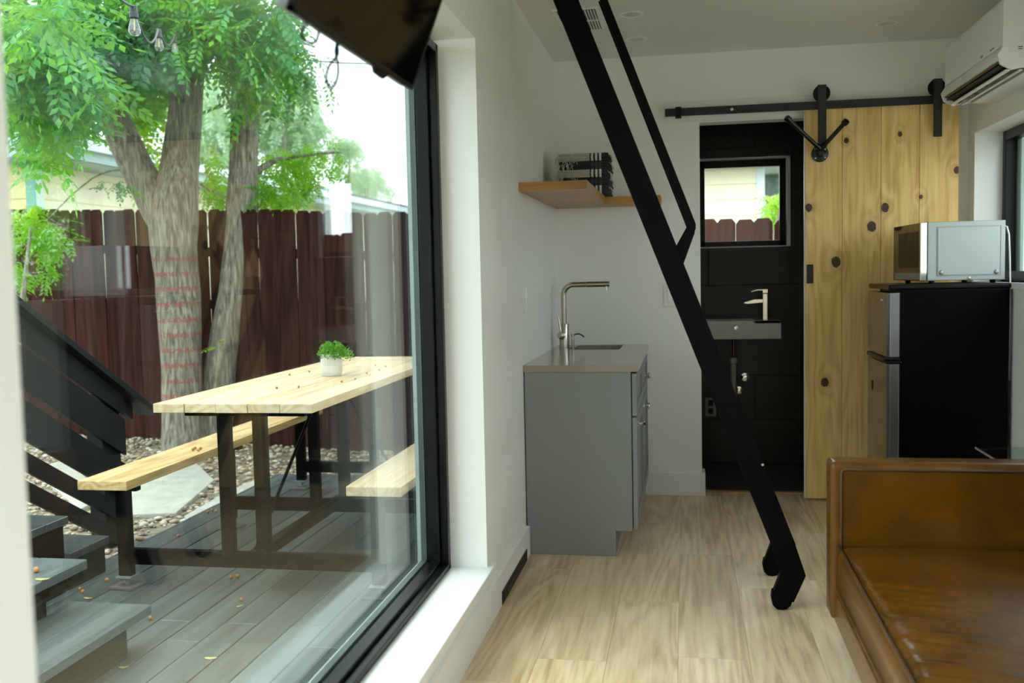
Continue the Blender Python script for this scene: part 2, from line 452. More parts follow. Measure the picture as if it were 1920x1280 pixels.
# ------------------------------------------------------------------ big window
def window(name, x_in, x_out, y0, y1, z0, z1, fw, mat=black_frame, spacer=True):
    """frame in the plane X = const between x_in (room side) and x_out"""
    w = struct_empty(name)
    xi, xo = min(x_in, x_out), max(x_in, x_out)
    b = NB()
    box(b, xi, xo, y0, y0 + fw, z0, z1, .004); box(b, xi, xo, y1 - fw, y1, z0, z1, .004)
    box(b, xi, xo, y0 + fw, y1 - fw, z0, z0 + fw, .004); box(b, xi, xo, y0 + fw, y1 - fw, z1 - fw, z1, .004)
    obj('window_frame', b, mat, w)
    return w, xi, xo, fw
w1 = struct_empty('window_1')
Z0, Z1 = WZ0 + .018, 2.155 - .02
b = NB()   # inner black frame with a step towards the glass
for (xa, xb, t) in ((-.905, -.875, .030), (-.95, -.905, .048)):
    box(b, xa, xb, WY0, WY0 + t, Z0, Z1, .003); box(b, xa, xb, WY1 - .02 - t, WY1 - .02 + .001, Z0, Z1, .003)
    box(b, xa, xb, WY0, WY1 - .02, Z0, Z0 + t * .75, .003); box(b, xa, xb, WY0, WY1 - .02, Z1 - t, Z1, .003)
obj('window_frame', b, black_frame, w1)
gy0, gy1, gz0, gz1 = WY0 + .04, WY1 - .055, Z0 + .03, Z1 - .04
b = NB()
for (ya, yb, za, zb) in ((gy0, gy0 + .012, gz0, gz1), (gy1 - .012, gy1, gz0, gz1), (gy0, gy1, gz0, gz0 + .012), (gy0, gy1, gz1 - .012, gz1)):
    box(b, -.975, -.955, ya, yb, za, zb)
obj('spacer_bar', b, plain('spacer_grey', (.10, .13, .12), .35, .3), w1)
b = B(-.955, -.950, gy0, gy1, gz0, gz1); obj('pane', b, pane_m, w1)
b = NB(); box(b, -.951, -.946, gy1 - .004, gy1 + .002, gz0, gz1); box(b, -.951, -.946, gy0, gy1, gz0 - .004, gz0 + .002); obj('glazing_bead', b, trim_m, w1)
b = B(-.980, -.975, gy0, gy1, gz0, gz1); obj('pane', b, pane_m, w1)
b = NB()   # sealing gasket, dull green grey
for (ya, yb, za, zb) in ((gy1, WY1, Z0, Z1), (WY0, gy0, Z0, Z1), (gy0, gy1, Z0, gz0), (gy0, gy1, gz1, Z1)):
    box(b, -.968, -.95, ya, yb, za, zb)
obj('outer_casing', b, plain('grey_green_outer_casing', (.07, .12, .10), .4), w1)
b = NB()
for (ya, yb, za, zb) in ((gy1 - .010, WY1, Z0, Z1), (WY0, gy0, Z0, Z1), (gy0, gy1, Z0, gz0), (gy0, gy1, gz1, Z1)):
    box(b, -.990, -.9685, ya, yb, za, zb)
obj('outer_trim', b, plain('pale_grey_green_trim', (.50, .58, .55), .4), w1)

w2, xi, xo, fw = window('window_2', 1.65, 1.71, *R1, .05)
obj('pane', B(1.68, 1.685, R1[0] + .045, R1[1] - .045, R1[2] + .045, R1[3] - .045), pane_m, w2)
b = NB(); box(b, 1.705, 1.72, R1[1] - .12, R1[1] - .05, R1[2] + .05, R1[3] - .05); obj('sash', b, plain('green_grey_sash', (.20, .32, .26), .4), w2)
tag(obj('trim_3', B(1.495, 1.65, R1[0] - .02, R1[1] + .0, R1[2] - .03, R1[2], .003), trim_m), kind='structure')
w3, xi, xo, fw = window('unseen_window_3', 1.65, 1.71, *R2, .05)  # unseen window put in to brighten the near wall and interior
obj('pane', B(1.68, 1.685, R2[0] + .045, R2[1] - .045, R2[2] + .045, R2[3] - .045), pane_m, w3)  # pane of the added unseen window
# door head board above the track
tag(obj('trim_4', B(-.108, 1.50, YB - .018, YB, 2.142, 2.253, .002), trim_m), kind='structure')

# ------------------------------------------------------------------ ceiling fittings
def dup(root, loc, label=None, rz=None):
    r = root.copy(); C.objects.link(r); r.location = loc
    if rz is not None: r.rotation_euler = (0, 0, rz)
    if label: r['label'] = label
    for ch in list(root.children):
        c = ch.copy(); C.objects.link(c); c.parent = r
        for g in list(ch.children):
            d = g.copy(); C.objects.link(d); d.parent = c
    return r
L0 = thing('ceiling_light', 'round flush ceiling light, the nearer of the two beside the ceiling vent', 'light', (-.243, 4.755, ZC), 'recessed ceiling lights')
obj('trim_ring', lathe(NB(), [(.058, 0), (.060, -.004), (.045, -.006), (.043, -.002)], (-.243, 4.755, ZC), 32), trim_m, L0)
obj('diffuser', lathe(NB(), [(.044, -.001), (.043, -.0035), (.02, -.004)], (-.243, 4.755, ZC), 32), plain('light_diffuser', (.62, .63, .60), .4), L0)
dup(L0, (-.243, 5.264, ZC), 'round flush ceiling light, farther from the vent and nearer the back wall')
dup(L0, (1.006, 5.257, ZC), 'round flush ceiling light above the wooden sliding door, left of the air conditioner')
v = thing('ceiling_vent', 'slatted white ceiling vent partly behind the black ladder', 'vent', (-.48, 4.78, ZC))
obj('frame', B(-.60, -.385, 4.59, 4.99, ZC - .006, ZC, .002), trim_m, v)
obj('backing', B(-.585, -.40, 4.605, 4.975, ZC - .0075, ZC - .006), plastic_b, v)
for i in range(14):
    x = -.583 + i * .0133
    for (ya, yb) in ((4.605, 4.783), (4.797, 4.975)):
        obj('slat', B(x, x + .0045, ya, yb, ZC - .012, ZC - .007), trim_m, v)
obj('crossbar', B(-.585, -.40, 4.783, 4.797, ZC - .012, ZC - .007), trim_m, v)

# ------------------------------------------------------------------ wall plates
p = thing('light_switch', 'white light switch plate on the back wall beside the ladder', 'switch', (-.085, YB, 1.17))
obj('plate', B(-.125, -.045, YB - .006, YB, 1.10, 1.235, .002), plastic_w, p)
obj('rocker', B(-.102, -.068, YB - .010, YB - .005, 1.135, 1.20, .002), trim_m, p)
p = thing('wall_outlet', 'white outlet plate on the left wall near the counter', 'outlet', (XL, 4.57, 1.18))
obj('plate', B(XL, XL + .006, 4.53, 4.61, 1.112, 1.24, .002), plastic_w, p)
obj('socket', B(XL + .005, XL + .008, 4.55, 4.59, 1.185, 1.22, .001), trim_m, p)
obj('socket', B(XL + .005, XL + .008, 4.55, 4.59, 1.13, 1.165, .001), trim_m, p)

# ------------------------------------------------------------------ bathroom
BY, BX0, BX1 = 6.68, -.45, 1.40
bw = struct_empty('wall_bathroom')
WB = (.097, .682, 1.45, 2.04)
obj('wall_core', B(BX0 - .1, WB[0], BY + .012, BY + .2, -.1, ZC), grout, bw)
obj('wall_core', B(WB[1], BX1 + .1, BY + .012, BY + .2, -.1, ZC), grout, bw)
obj('wall_core', B(WB[0], WB[1], BY + .012, BY + .2, -.1, WB[2]), grout, bw)
obj('wall_core', B(WB[0], WB[1], BY + .012, BY + .2, WB[3], ZC), grout, bw)
obj('wall_core', B(BX0 - .1, BX0, 5.82, BY + .2, -.1, ZC), tile_m, bw)
obj('wall_core', B(BX1, BX1 + .1, 5.82, BY + .2, -.1, ZC), tile_m, bw)
tw, th = .60, .30
for i in range(9):
    z0 = i * th; z1 = min(z0 + th, ZC)
    if z1 - z0 < .02: continue
    x = BX0 - (.3 if i % 2 else 0)
    while x < BX1:
        for (a, c_) in [(x, x + tw)]:
            xa, xb = max(a, BX0), min(c_, BX1)
            segs = [(xa, xb, z0, z1)]
            if z1 > WB[2] and z0 < WB[3]:
                out = []
                for s_ in segs:
                    if s_[1] <= WB[0] or s_[0] >= WB[1]: out.append(s_); continue
                    if s_[0] < WB[0]: out.append((s_[0], WB[0], s_[2], s_[3]))
                    if s_[1] > WB[1]: out.append((WB[1], s_[1], s_[2], s_[3]))
                    m0, m1 = max(s_[0], WB[0]), min(s_[1], WB[1])
                    if s_[2] < WB[2]: out.append((m0, m1, s_[2], WB[2]))
                    if s_[3] > WB[3]: out.append((m0, m1, WB[3], s_[3]))
                segs = out
            for s_ in segs:
                if s_[1] - s_[0] > .02 and s_[3] - s_[2] > .02:
                    obj('tile', B(s_[0] + .001, s_[1] - .001, BY, BY + .012, s_[2] + .001, s_[3] - .001, .001, 1), tile_m, bw)
        x += tw
bf = struct_empty('floor_bathroom')
obj('subfloor', B(BX0, BX1, 5.80, BY + .02, -.06, -.014), grout, bf)
for i in range(4):
    for j in range(3):
        x0 = BX0 + i * .47; y0 = 5.832 + j * .29
        obj('tile', B(x0 + .001, min(x0 + .469, BX1), y0, min(y0 + .288, BY), -.014, -.004), tile_floor, bf)
obj('ceiling_lining', B(BX0, BX1, 5.82, BY, 2.40, 2.42), tile_m, bw)
obj('side_lining', B(DX0 - .6, DX0, 5.82, 5.83, 0, ZC), tile_m, bw)
w4 = struct_empty('window_4')
b = NB()
box(b, WB[0], WB[0] + .035, BY + .05, BY + .11, WB[2], WB[3], .003); box(b, .618, .66, BY + .05, BY + .11, WB[2], WB[3], .003)
box(b, WB[0], .66, BY + .05, BY + .11, WB[2], 1.493, .003); box(b, WB[0], .66, BY + .05, BY + .11, 1.98, WB[3] - .01, .003)
obj('window_frame', b, black_frame, w4)
obj('pane', B(.13, .62, BY + .078, BY + .083, 1.49, 1.985), pane_m, w4)
b = NB(); box(b, .664, WB[1], BY, BY + .16, WB[2], WB[3]); box(b, WB[0], WB[1], BY, BY + .05, WB[2] - .001, WB[2] + .006); box(b, WB[0], WB[1], BY, BY + .05, WB[3] - .012, WB[3])
obj('reveal', b, trim_m, w4)

s = thing('bathroom_sink', 'small white wall-hung sink in the dark bathroom', 'sink', (.37, BY, .857))
b = NB(); prism(b, [(.10, 6.40), (.596, 6.40), (.596, BY), (.10, BY)], 'z', .858, .960, .004)
box(b, .10, .596, 6.40, 6.412, .955, .977, .003); box(b, .10, .115, 6.40, BY, .955, .977, .003); box(b, .43, .596, 6.40, BY, .955, .977, .003); box(b, .10, .596, 6.65, BY, .955, .977, .003)
obj('basin', b, ceramic, s)
obj('overflow_ring', lathe(NB(), [(.012, 0), (.012, -.003), (.006, -.004)], (.318, 6.399, .93), 16, 'y'), chrome, s)
f = thing('bathroom_faucet', 'square warm chrome tap standing on the right end of the bathroom sink', 'faucet', (.508, 6.55, .977))
obj('body', B(.492, .524, 6.53, 6.57, .972, 1.145, .004), chrome_warm, f)
b = NB(); prism(b, [(.50, 1.108), (.44, 1.108), (.375, 1.090), (.372, 1.082), (.40, 1.078), (.44, 1.082), (.50, 1.086)], 'y', 6.532, 6.568, .002)
obj('spout', b, chrome_warm, f)
b = NB(); prism(b, [(.492, 1.147), (.524, 1.147), (.524, 1.172), (.46, 1.172), (.418, 1.160), (.420, 1.155), (.46, 1.165), (.492, 1.164)], 'y', 6.53, 6.57, .001)
obj('lever', b, chrome_warm, f)
t = thing('sink_drain', 'grey drain pipe under the bathroom sink', 'pipe', (.30, 6.55, .4))
obj('tailpiece', T([(.302, 6.5, .86), (.302, 6.5, .74)], .009), chrome, t)
obj('collar', lathe(NB(), [(.024, .73), (.026, .725), (.026, .70), (.022, .695)], (.302, 6.5, 0), 20), pvc, t)
obj('trap', T([(.302, 6.5, .72), (.302, 6.5, .44)] + arc((.302, 6.54, .44), .04, PI, 2 * PI, 8, 'yz') + [(.302, 6.60, .50), (.302, BY, .50)], .019), pvc, t)
for x, z, w_ in ((.385, .585, 'upper'), (.345, .495, 'lower')):
    q = thing('shutoff_valve', f'round chrome shutoff valve on the bathroom wall, the {w_} of two', 'valve', (x, BY, z), 'shutoff valves under the sink')
    obj('escutcheon', lathe(NB(), [(.028, 0), (.027, -.006), (.012, -.009)], (x, BY, z), 20, 'y'), chrome, q)
    obj('stem', lathe(NB(), [(.008, -.005), (.008, -.04), (.014, -.045), (.014, -.055), (.004, -.056)], (x, BY, z), 16, 'y'), chrome, q)
p = thing('bathroom_outlet', 'grey outlet plate low on the bathroom wall', 'outlet', (.16, BY, .38))
obj('plate', B(.123, .196, BY - .005, BY, .32, .446, .002), plastic_g, p)
obj('socket', B(.143, .176, BY - .008, BY - .004, .39, .43, .001), plastic_b, p)
obj('socket', B(.143, .176, BY - .008, BY - .004, .335, .375, .001), plastic_b, p)

# ------------------------------------------------------------------ sliding door, track and hook
d = struct_empty('door_1', (1.05, 5.62, 0))
xs = (.653, .848, 1.050, 1.247, 1.447)
for i in range(4):
    obj('plank', B(xs[i] + .0008, xs[i + 1] - .0008, 5.625, 5.662, .012, 2.172, .0025), door_m, d)
obj('door_edge_strip', B(.648, .653, 5.630, 5.655, .012, 2.172), trim_m, d)
obj('latch_plate', B(.660, .696, 5.620, 5.626, 1.217, 1.322, .002), dark_iron, d)
for x in (.737, 1.328):
    dz = 0 if x < 1 else .0
    hg = obj('hanger_strap', B(x - .022, x + .022, 5.580, 5.587, (1.955 if x < 1 else 1.985), 2.29, .002), dark_iron, d)
    b = NB(); box(b, x - .022, x + .022, 5.580, 5.640, 2.283, 2.29, .002); obj('strap_top', b, dark_iron, hg)
    obj('wheel', lathe(NB(), [(.020, 5.592), (.043, 5.593), (.045, 5.597), (.040, 5.606), (.045, 5.615), (.043, 5.619), (.02, 5.62)], (x, 0, 2.247), 28, 'y'), plastic_b, hg)
    for z in (2.12, (1.985 if x < 1 else 2.01)):
        obj('bolt', lathe(NB(), [(.008, 5.577), (.009, 5.581), (.009, 5.583)], (x, 0, z), 10, 'y'), dark_iron, hg)
tr = thing('door_track', 'long black flat steel track the sliding door hangs from', 'track', (.7, 5.6, 2.18))
obj('bar', B(-.105, 1.47, 5.602, 5.610, 2.162, 2.206, .0015), dark_iron, tr)
b = NB(); box(b, -.048, -.014, 5.592, 5.620, 2.150, 2.212, .002); obj('stopper', b, plastic_b, tr)
for x in (-.005, .26, .62, .98, 1.42):
    obj('bolt', lathe(NB(), [(.004, 5.594), (.009, 5.597), (.009, 5.602)], (x, 0, 2.184), 10, 'y'), alu if x == .26 else dark_iron, tr)
    obj('standoff', lathe(NB(), [(.01, 5.608), (.01, 5.690)], (x, 0, 2.184), 12, 'y'), dark_iron, tr)
hk = thing('pipe_coat_hook', 'V-shaped black pipe coat hook on the sliding door', 'hook', (.73, 5.62, 1.93))
obj('flange', lathe(NB(), [(.046, 5.625), (.046, 5.617), (.022, 5.612), (.020, 5.585), (.012, 5.58)], (.73, 0, 1.925), 28, 'y'), pipe_m, hk)
for a in (-.7, .7, 2.4, 3.9):
    obj('screw', lathe(NB(), [(.002, 5.613), (.005, 5.6145), (.005, 5.617)], (.73 + .034 * math.cos(a), 0, 1.925 + .034 * math.sin(a)), 8, 'y'), alu, hk)
for (x, z, dy) in ((.545, 2.097, -.13), (.845, 2.072, -.09)):
    A = Vector((.73, 5.59, 1.945)); E_ = Vector((x, 5.59 + dy, z)); D_ = (E_ - A).normalized()
    ar = obj('arm', T([A, A + D_ * .035], .016), pipe_m, hk)
    obj('rod', T([A + D_ * .02, E_], .0115), pipe_m, ar)
    obj('end_cap', T([E_ - D_ * .012, E_ + D_ * .010, E_ + D_ * .016], [.018, .018, .010]), pipe_m, ar)

# ------------------------------------------------------------------ kitchen cabinet
CY0, CY1 = 4.422, 5.69
cb = thing('kitchen_cabinet', 'grey shaker base cabinet against the left wall', 'cabinet', (-.49, 5.0, 0))
b = NB(); prism(b, [(-.735, 0), (-.325, 0), (-.325, .119), (-.248, .119), (-.248, .851), (-.735, .851)], 'y', CY0, CY0 + .018, .001)
obj('side_panel', b, cab_m, cb)
obj('carcass', B(-.735, -.262, CY0 + .018, CY1, .119, .84), cab_dark, cb)
obj('toe_board', B(-.345, -.327, CY0 + .018, CY1, 0, .119), cab_m, cb)
obj('face_frame', B(-.262, -.246, CY0 + .018, CY1, .125, .851), cab_m, cb)
mods = ((CY0 + .006, 5.052), (5.058, CY1 - .006))
def shaker(name, y0, y1, z0, z1, st):
    x0, x1 = -.243, -.222
    b = NB()
    box(b, x0, x1, y0, y0 + st, z0, z1, .0015); box(b, x0, x1, y1 - st, y1, z0, z1, .0015)
    box(b, x0, x1, y0 + st, y1 - st, z0, z0 + st, .0015); box(b, x0, x1, y0 + st, y1 - st, z1 - st, z1, .0015)
    box(b, x0, x1 - .010, y0 + st, y1 - st, z0 + st, z1 - st)
    return obj(name, b, cab_m, cb)
def knob(par, y, z):
    b = lathe(NB(), [(.013, -.222), (.012, -.219), (.006, -.216), (.006, -.208), (.014, -.203), (.0175, -.196), (.015, -.189), (.005, -.187)], (0, y, z), 14, 'x')
    obj('knob', b, chrome, par)
for i, (a, c_) in enumerate(mods):
    dr = shaker('drawer', a, c_, .650, .842, .045)
    dn = shaker('door', a, c_, .128, .642, .055)
    knob(dn, 4.03 + .02 + .0 if False else (a + .10 if i == 0 else c_ - .55), .60)
    knob(dr, (a + c_) / 2 + (.0 if i == 0 else -.1), .745) if i == 1 else None
tag(obj('worktop', (lambda b: (box(b, -.742, -.614, CY0 - .006, CY1 + .005, .852, .883), box(b, -.358, -.214, CY0 - .006, CY1 + .005, .852, .883),
                               box(b, -.614, -.358, CY0 - .006, 5.315, .852, .883), box(b, -.614, -.358, 5.648, CY1 + .005, .852, .883), b)[-1])(NB()), stone_m),
    'taupe stone worktop with a cut-out for the kitchen sink', 'worktop')
b = NB()
box(b, -.620, -.612, 5.307, 5.656, .70, .852); box(b, -.360, -.352, 5.307, 5.656, .70, .852)
box(b, -.620, -.352, 5.307, 5.315, .70, .852); box(b, -.620, -.352, 5.648, 5.656, .70, .852); box(b, -.620, -.352, 5.307, 5.656, .694, .702)
ks = thing('kitchen_sink', 'undermounted steel sink bowl in the stone worktop', 'sink', (-.49, 5.48, .7))
obj('bowl', b, steel_sink, ks)
obj('drain', lathe(NB(), [(.04, .702), (.038, .706), (.01, .704)], (-.486, 5.48, 0), 20), chrome, ks)

FX, FY = -.667, 5.40
f = thing('kitchen_faucet', 'tall brushed nickel kitchen tap with a squared gooseneck spout', 'faucet', (FX, FY, .883))
obj('base', lathe(NB(), [(.030, .883), (.030, .889), (.027, .891), (.027, 1.02), (.026, 1.022), (.018, 1.023)], (FX, FY, 0), 28), nickel, f, 'auto')
R_ = .055
pts = [(FX, FY, 1.02), (FX, FY, 1.238 - R_)] + arc((FX + R_, FY, 1.238 - R_), R_, PI, PI / 2, 8) + [(-.545, FY, 1.238)]
obj('neck', T(pts, .0148, 18), nickel, f, 'auto')
obj('spray_head', T([(-.543, FY, 1.238), (-.541, FY, 1.238), (-.413, FY, 1.238)], [.0135, .0158, .0158], 18), nickel, f, 'auto')
obj('nozzle', T([(-.428, FY, 1.228), (-.428, FY, 1.205)], .010, 14), chrome, f, 'auto')
obj('valve_hub', lathe(NB(), [(.018, -.055), (.022, -.052), (.022, .0), (.02, .03)], (FX - .012, FY, .960), 24, 'y'), nickel, f, 'auto')
obj('lever', T([(FX - .012, FY - .045, .968), (FX - .026, FY - .045, 1.058)], [.007, .005], 12), nickel, f, 'auto')
sdp = thing('soap_dispenser', 'small nickel soap pump with a curved spout beside the kitchen tap', 'dispenser', (-.622, FY, .883))
obj('base', lathe(NB(), [(.016, .883), (.016, .889), (.008, .891), (.008, .95), (.010, .952), (.010, .962), (.004, .964)], (-.622, FY + .02, 0), 18), nickel, sdp, 'auto')
obj('spout', T([(-.622, FY + .02, .955), (-.605, FY + .02, .962), (-.588, FY + .02, .964), (-.572, FY + .02, .957), (-.558, FY + .02, .945)], .004, 10), dark_iron, sdp, 'auto')

# ------------------------------------------------------------------ shelf and towels
sh = thing('corner_shelf', 'thick honey-coloured L-shaped wooden corner shelf', 'shelf', (-.6, 5.0, 1.69))
obj('long_board', B(XL, -.430, 4.400, 5.69, 1.677, 1.716, .0015), shelf_m, sh)
obj('short_board', B(-.430, -.13, 5.420, 5.69, 1.677, 1.716, .0015), shelf_m, sh)
def towel_mat(name, base, ends, stripe, mirror):
    s = NT(name); geo = s.n('ShaderNodeNewGeometry'); sp = s.n('ShaderNodeSeparateXYZ'); s.l(geo.outputs['Position'], sp.inputs[0])
    x = s.math('ADD', sp.outputs[0], s.math('MULTIPLY', s.noise(s.coord(), 30, 2), .006))
    c_ = base; cur = None
    e = s.math('GREATER_THAN', x, ends)
    cur = s.mix(e, base, stripe)
    for a in (ends + .008, ends + .029, ends + .050):
        m = s.math('MULTIPLY', s.math('GREATER_THAN', x, a), s.math('LESS_THAN', x, a + .011))
        cur = s.mix(m, cur, mirror)
    s.col(cur); s.rough(.95); s.bump(s.noise(s.coord(), 300, 2), .4, .002)
    return s.m
cream = (.50, .49, .42); charc = (.025, .032, .032)
tw_a = towel_mat('cream_towel_cloth', cream, -.487, charc, (.75, .76, .72))
tw_b = towel_mat('charcoal_towel_cloth', charc, -.487, (.022, .03, .03), (.06, .07, .07))
labs = ('cream striped towel at the bottom of the shelf stack', 'dark folded towel, lower of the two dark ones on the shelf', 'cream striped towel in the middle of the shelf stack',
        'dark folded towel just under the topmost one on the shelf', 'cream striped towel on top of the shelf stack')
z = 1.717
for i in range(5):
    hgt = .041; m = tw_a if i % 2 == 0 else tw_b
    dx = (.0, .004, -.006, .003, 0)[i]
    x0, x1, y0, y1 = -.655 + dx, -.392 + dx, 5.17, 5.50
    t = thing('folded_towel', labs[i], 'towel', (-.54, 5.33, z), 'towels stacked on the corner shelf')
    b = NB()
    for k in range(3):      # folded layers
        zz = z + k * hgt / 3
        box(b, x0 + .004 * (k % 2), x1 - .005 * (k % 2), y0 + .004 * ((k + 1) % 2), y1, zz + .0005, zz + hgt / 3 + .001, .006, 3)
    for vtx in b.verts:
        vtx.co.z += .004 * mnoise.noise(Vector((vtx.co.x * 12, vtx.co.y * 9, i * 3.1))) if vtx.co.z > z + .012 else 0
    obj('cloth', b, m, t, True)
    b = NB()
    for k in range(34 if i in (2, 4) else 20):
        x = x0 - .005 - random.random() * .02; y = y0 - .004 + random.random() * .30
        if k < 16: x = x0 + random.random() * .10; y = y0 - .004
        zt = z + hgt * random.uniform(.3, 1)
        tube(b, [(x, y, zt), (x + random.uniform(-.008, .006), y - .006, zt - .012), (x + random.uniform(-.012, .01), y - .005, zt - random.uniform(.02, .04))], .0016, 5)
    tag(obj('fringe', b, rope_m, t), kind='stuff')
    b = NB()
    for k in range(8):
        y = y0 + .01 + random.random() * .12; zt = z + hgt * .8
        tube(b, [(x1 - .002, y, zt), (x1 + .015, y - .005, zt - .008), (x1 + random.uniform(.014, .024), y - .006, zt - random.uniform(.02, .04))], .0016, 5)
    tag(obj('end_fringe', b, rope_m, t), kind='stuff')
    z += hgt + .0015

# ------------------------------------------------------------------ ladder
ld = thing('loft_ladder', 'black steel loft ladder with angled handrails and rounded feet', 'ladder', (.35, 4.0, 0))
def lx(zz, side): return (.315 - (zz - .246) * .3832) if side == 0 else (.400 - (zz - .265) * .3818)
prof = [(lx(2.519, 0), 2.519), (lx(2.519, 1), 2.519), (.400, .265), (.404, .255), (.441, .136), (.396, .030), (.385, .022), (.372, .006), (.352, 0), (.332, .003), (.316, .022), (.311, .055), (.315, .062), (.347, .143), (.330, .205), (.315, .246)]
for y0, y1 in ((3.78, 3.815), (4.20, 4.235)):
    b = NB(); prism(b, [p_ for p_ in prof if p_[1] >= .2] + [], 'y', y0, y1, .0012)
    st = obj('stringer', b, black_steel, ld)
    b = NB(); prism(b, [(.400, .262), (.441, .136), (.352 + .044, .030), (.318, .062), (.347, .143), (.318, .235)], 'y', y0 - .001, y1 + .001, .002)
    obj('foot', b, black_steel, st)
    b = NB(); prism(b, [(.393, .042), (.385, .018), (.370, .004), (.352, 0), (.333, .003), (.318, .018), (.312, .045), (.316, .072), (.37, .082)], 'y', y0 - .003, y1 + .003, .002)
    obj('rubber_tip', b, black_steel, st)
    ya, yb = (y0 + .005, y1 - .005)
    b = NB(); prism(b, [(-.352, 2.44), (-.322, 2.44), (.040, 1.478), (.040, 1.460), (-.008, 1.330), (-.040, 1.385), (.010, 1.474)], 'y', ya, yb, .001)
    obj('handrail', b, black_steel, ld)
    obj('bolt', lathe(NB(), [(.004, y0 - .004), (.006, y0)], (.282, 0, .56), 8, 'y'), alu, st)
for i in range(9):
    zz = .27 + i * .245
    xm = (lx(zz, 0) + lx(zz, 1)) / 2
    obj('tread', B(xm - .034, xm + .034, 3.814, 4.201, zz - .012, zz + .012, .002), black_steel, ld)

# ------------------------------------------------------------------ fridge, microwave, air conditioner, glass table
fg = thing('mini_fridge', 'tall black two-door fridge with silver doors in the corner', 'fridge', (1.22, 5.15, 0))
FY0, FY1 = 4.90, 5.42
obj('body', B(1.008, 1.490, FY0, FY1, .02, 1.192, .008, 3), fridge_blk, fg)
for x in (1.04, 1.45):
    for y in (FY0 + .04, FY1 - .04): obj('leveling_foot', lathe(NB(), [(.018, 0), (.018, .022)], (x, y, 0), 12), plastic_b, fg)
b = NB(); box(b, .952, 1.496, FY0 - .004, FY1 + .004, 1.190, 1.214, .008, 3); obj('top_cap', b, plastic_b, fg)
for (z0, z1) in ((.868, 1.176), (.055, .835)):
    b = NB(); prism(b, [(1.002, FY0), (.958, FY0), (.948, FY0 + .02), (.941, (FY0 + FY1) / 2), (.946, FY1 - .02), (.955, FY1), (1.002, FY1)], 'z', z0, z1, .003)
    dd = obj('door', b, fridge_sil, fg)
    if z0 > .5: obj('badge', B(.9415, .945, 4.99, 5.04, 1.135, 1.143, .001), plastic_w, dd)
    else: obj('lock_recess', B(.940, .944, 5.24, 5.265, .67, .72, .0015), plastic_b, dd)
    obj('gasket', B(1.000, 1.009, FY0 + .004, FY1 - .004, z0 + .004, z1 - .004), plastic_b, dd)
b = NB(); box(b, .938, 1.012, FY0 - .006, FY0 + .055, .838, .850, .004); box(b, .938, 1.006, FY0 - .006, FY0 + .055, .853, .865, .004); box(b, .935, .960, FY0 + .02, FY1 - .05, .842, .862, .004)
obj('door_handle', b, plastic_b, fg)

mv = thing('microwave', 'silver microwave oven standing on top of the black fridge', 'microwave', (1.137, 4.95, 1.217), rz=math.radians(3.2))
def mobj(name, b, m, smooth=False): return obj(name, b, m, mv, smooth, local=True)
mobj('case', B(0, .352, 0, .50, .012, .292, .004), micro_m)
b = NB(); box(b, .045, .325, -.0035, .0, .038, .262, .003, 2); mobj('side_plate', b, micro_m)
b = NB(); box(b, .040, .332, -.0015, .0, .033, .0355); box(b, .040, .0425, -.0015, 0, .033, .268); box(b, .040, .332, -.0015, 0, .266, .268); box(b, .3295, .332, -.0015, 0, .033, .268)
mobj('panel_groove', b, plastic_g)
for x in (.062, .312): mobj('rivet', lathe(NB(), [(.0115, -.0035), (.0105, -.0075), (.006, -.010), (.001, -.0105)], (x, 0, .050), 16, 'y'), micro_m, True)
mobj('screw', lathe(NB(), [(.007, -.001), (.006, -.004), (.002, -.0045)], (.19, 0, .022), 12, 'y'), nickel)
mobj('door', B(-.028, -.002, .0, .50, .012, .290, .003), micro_glass)
b = NB(); box(b, -.030, -.026, .015, .47, .018, .050, .001); mobj('door_trim', b, micro_m)
b = NB(); box(b, -.034, -.004, -.002, .012, .012, .290, .003); mobj('door_edge', b, chrome)
b = NB(); box(b, -.029, -.0275, .06, .40, .075, .25); mobj('door_window', b, screen_m)
for x in (.03, .31):
    for y in (.04, .44): mobj('rubber_foot', lathe(NB(), [(.012, -.003), (.014, .013)], (x, y, 0), 12), plastic_b)
pc = tag(obj('power_cord', T([(1.489, 5.00, 1.482), (1.500, 4.99, 1.478), (1.505, 4.975, 1.44), (1.506, 4.965, 1.35), (1.507, 4.955, 1.22), (1.507, 4.95, 1.0), (1.507, 4.95, .75)], .0042, 10), cable_w, None, True),
         'white power cord hanging down behind the microwave to the wall', 'cord')

ac = thing('air_conditioner', 'white wall-mounted air conditioner above the right window', 'air conditioner', (1.4, 4.8, 2.1))
AY0, AY1 = 4.33, 5.23
P_ = [(XR, 2.10), (1.345, 2.094), (1.312, 2.088), (1.268, 2.112), (1.256, 2.150), (1.276, 2.182), (1.278, 2.36), (1.290, 2.382), (1.33, 2.392), (XR, 2.392)]
b = NB(); prism(b, [(XR, 2.115), (1.345, 2.115), (1.285, 2.160), (1.290, 2.182), (1.286, 2.36), (1.296, 2.376), (1.33, 2.384), (XR, 2.386)], 'y', AY0 + .012, AY1 - .012, .002)
obj('body', b, plastic_w, ac)
for ya, yb in ((AY0, AY0 + .014), (AY1 - .014, AY1)):
    b = NB(); prism(b, P_, 'y', ya, yb, .002); obj('end_cap', b, plastic_w, ac)
b = NB(); prism(b, [(1.290, 2.184), (1.276, 2.188), (1.277, 2.36), (1.288, 2.381), (1.33, 2.389), (1.33, 2.380), (1.292, 2.37)], 'y', AY0 + .016, AY1 - .016, .001)
obj('front_panel', b, plastic_w, ac)
b = NB(); prism(b, [(1.258, 2.150), (1.275, 2.180), (1.290, 2.180), (1.272, 2.150), (1.272, 2.132), (1.262, 2.132)], 'y', AY0 + .016, AY1 - .016, .001); obj('lower_lip', b, plastic_w, ac)
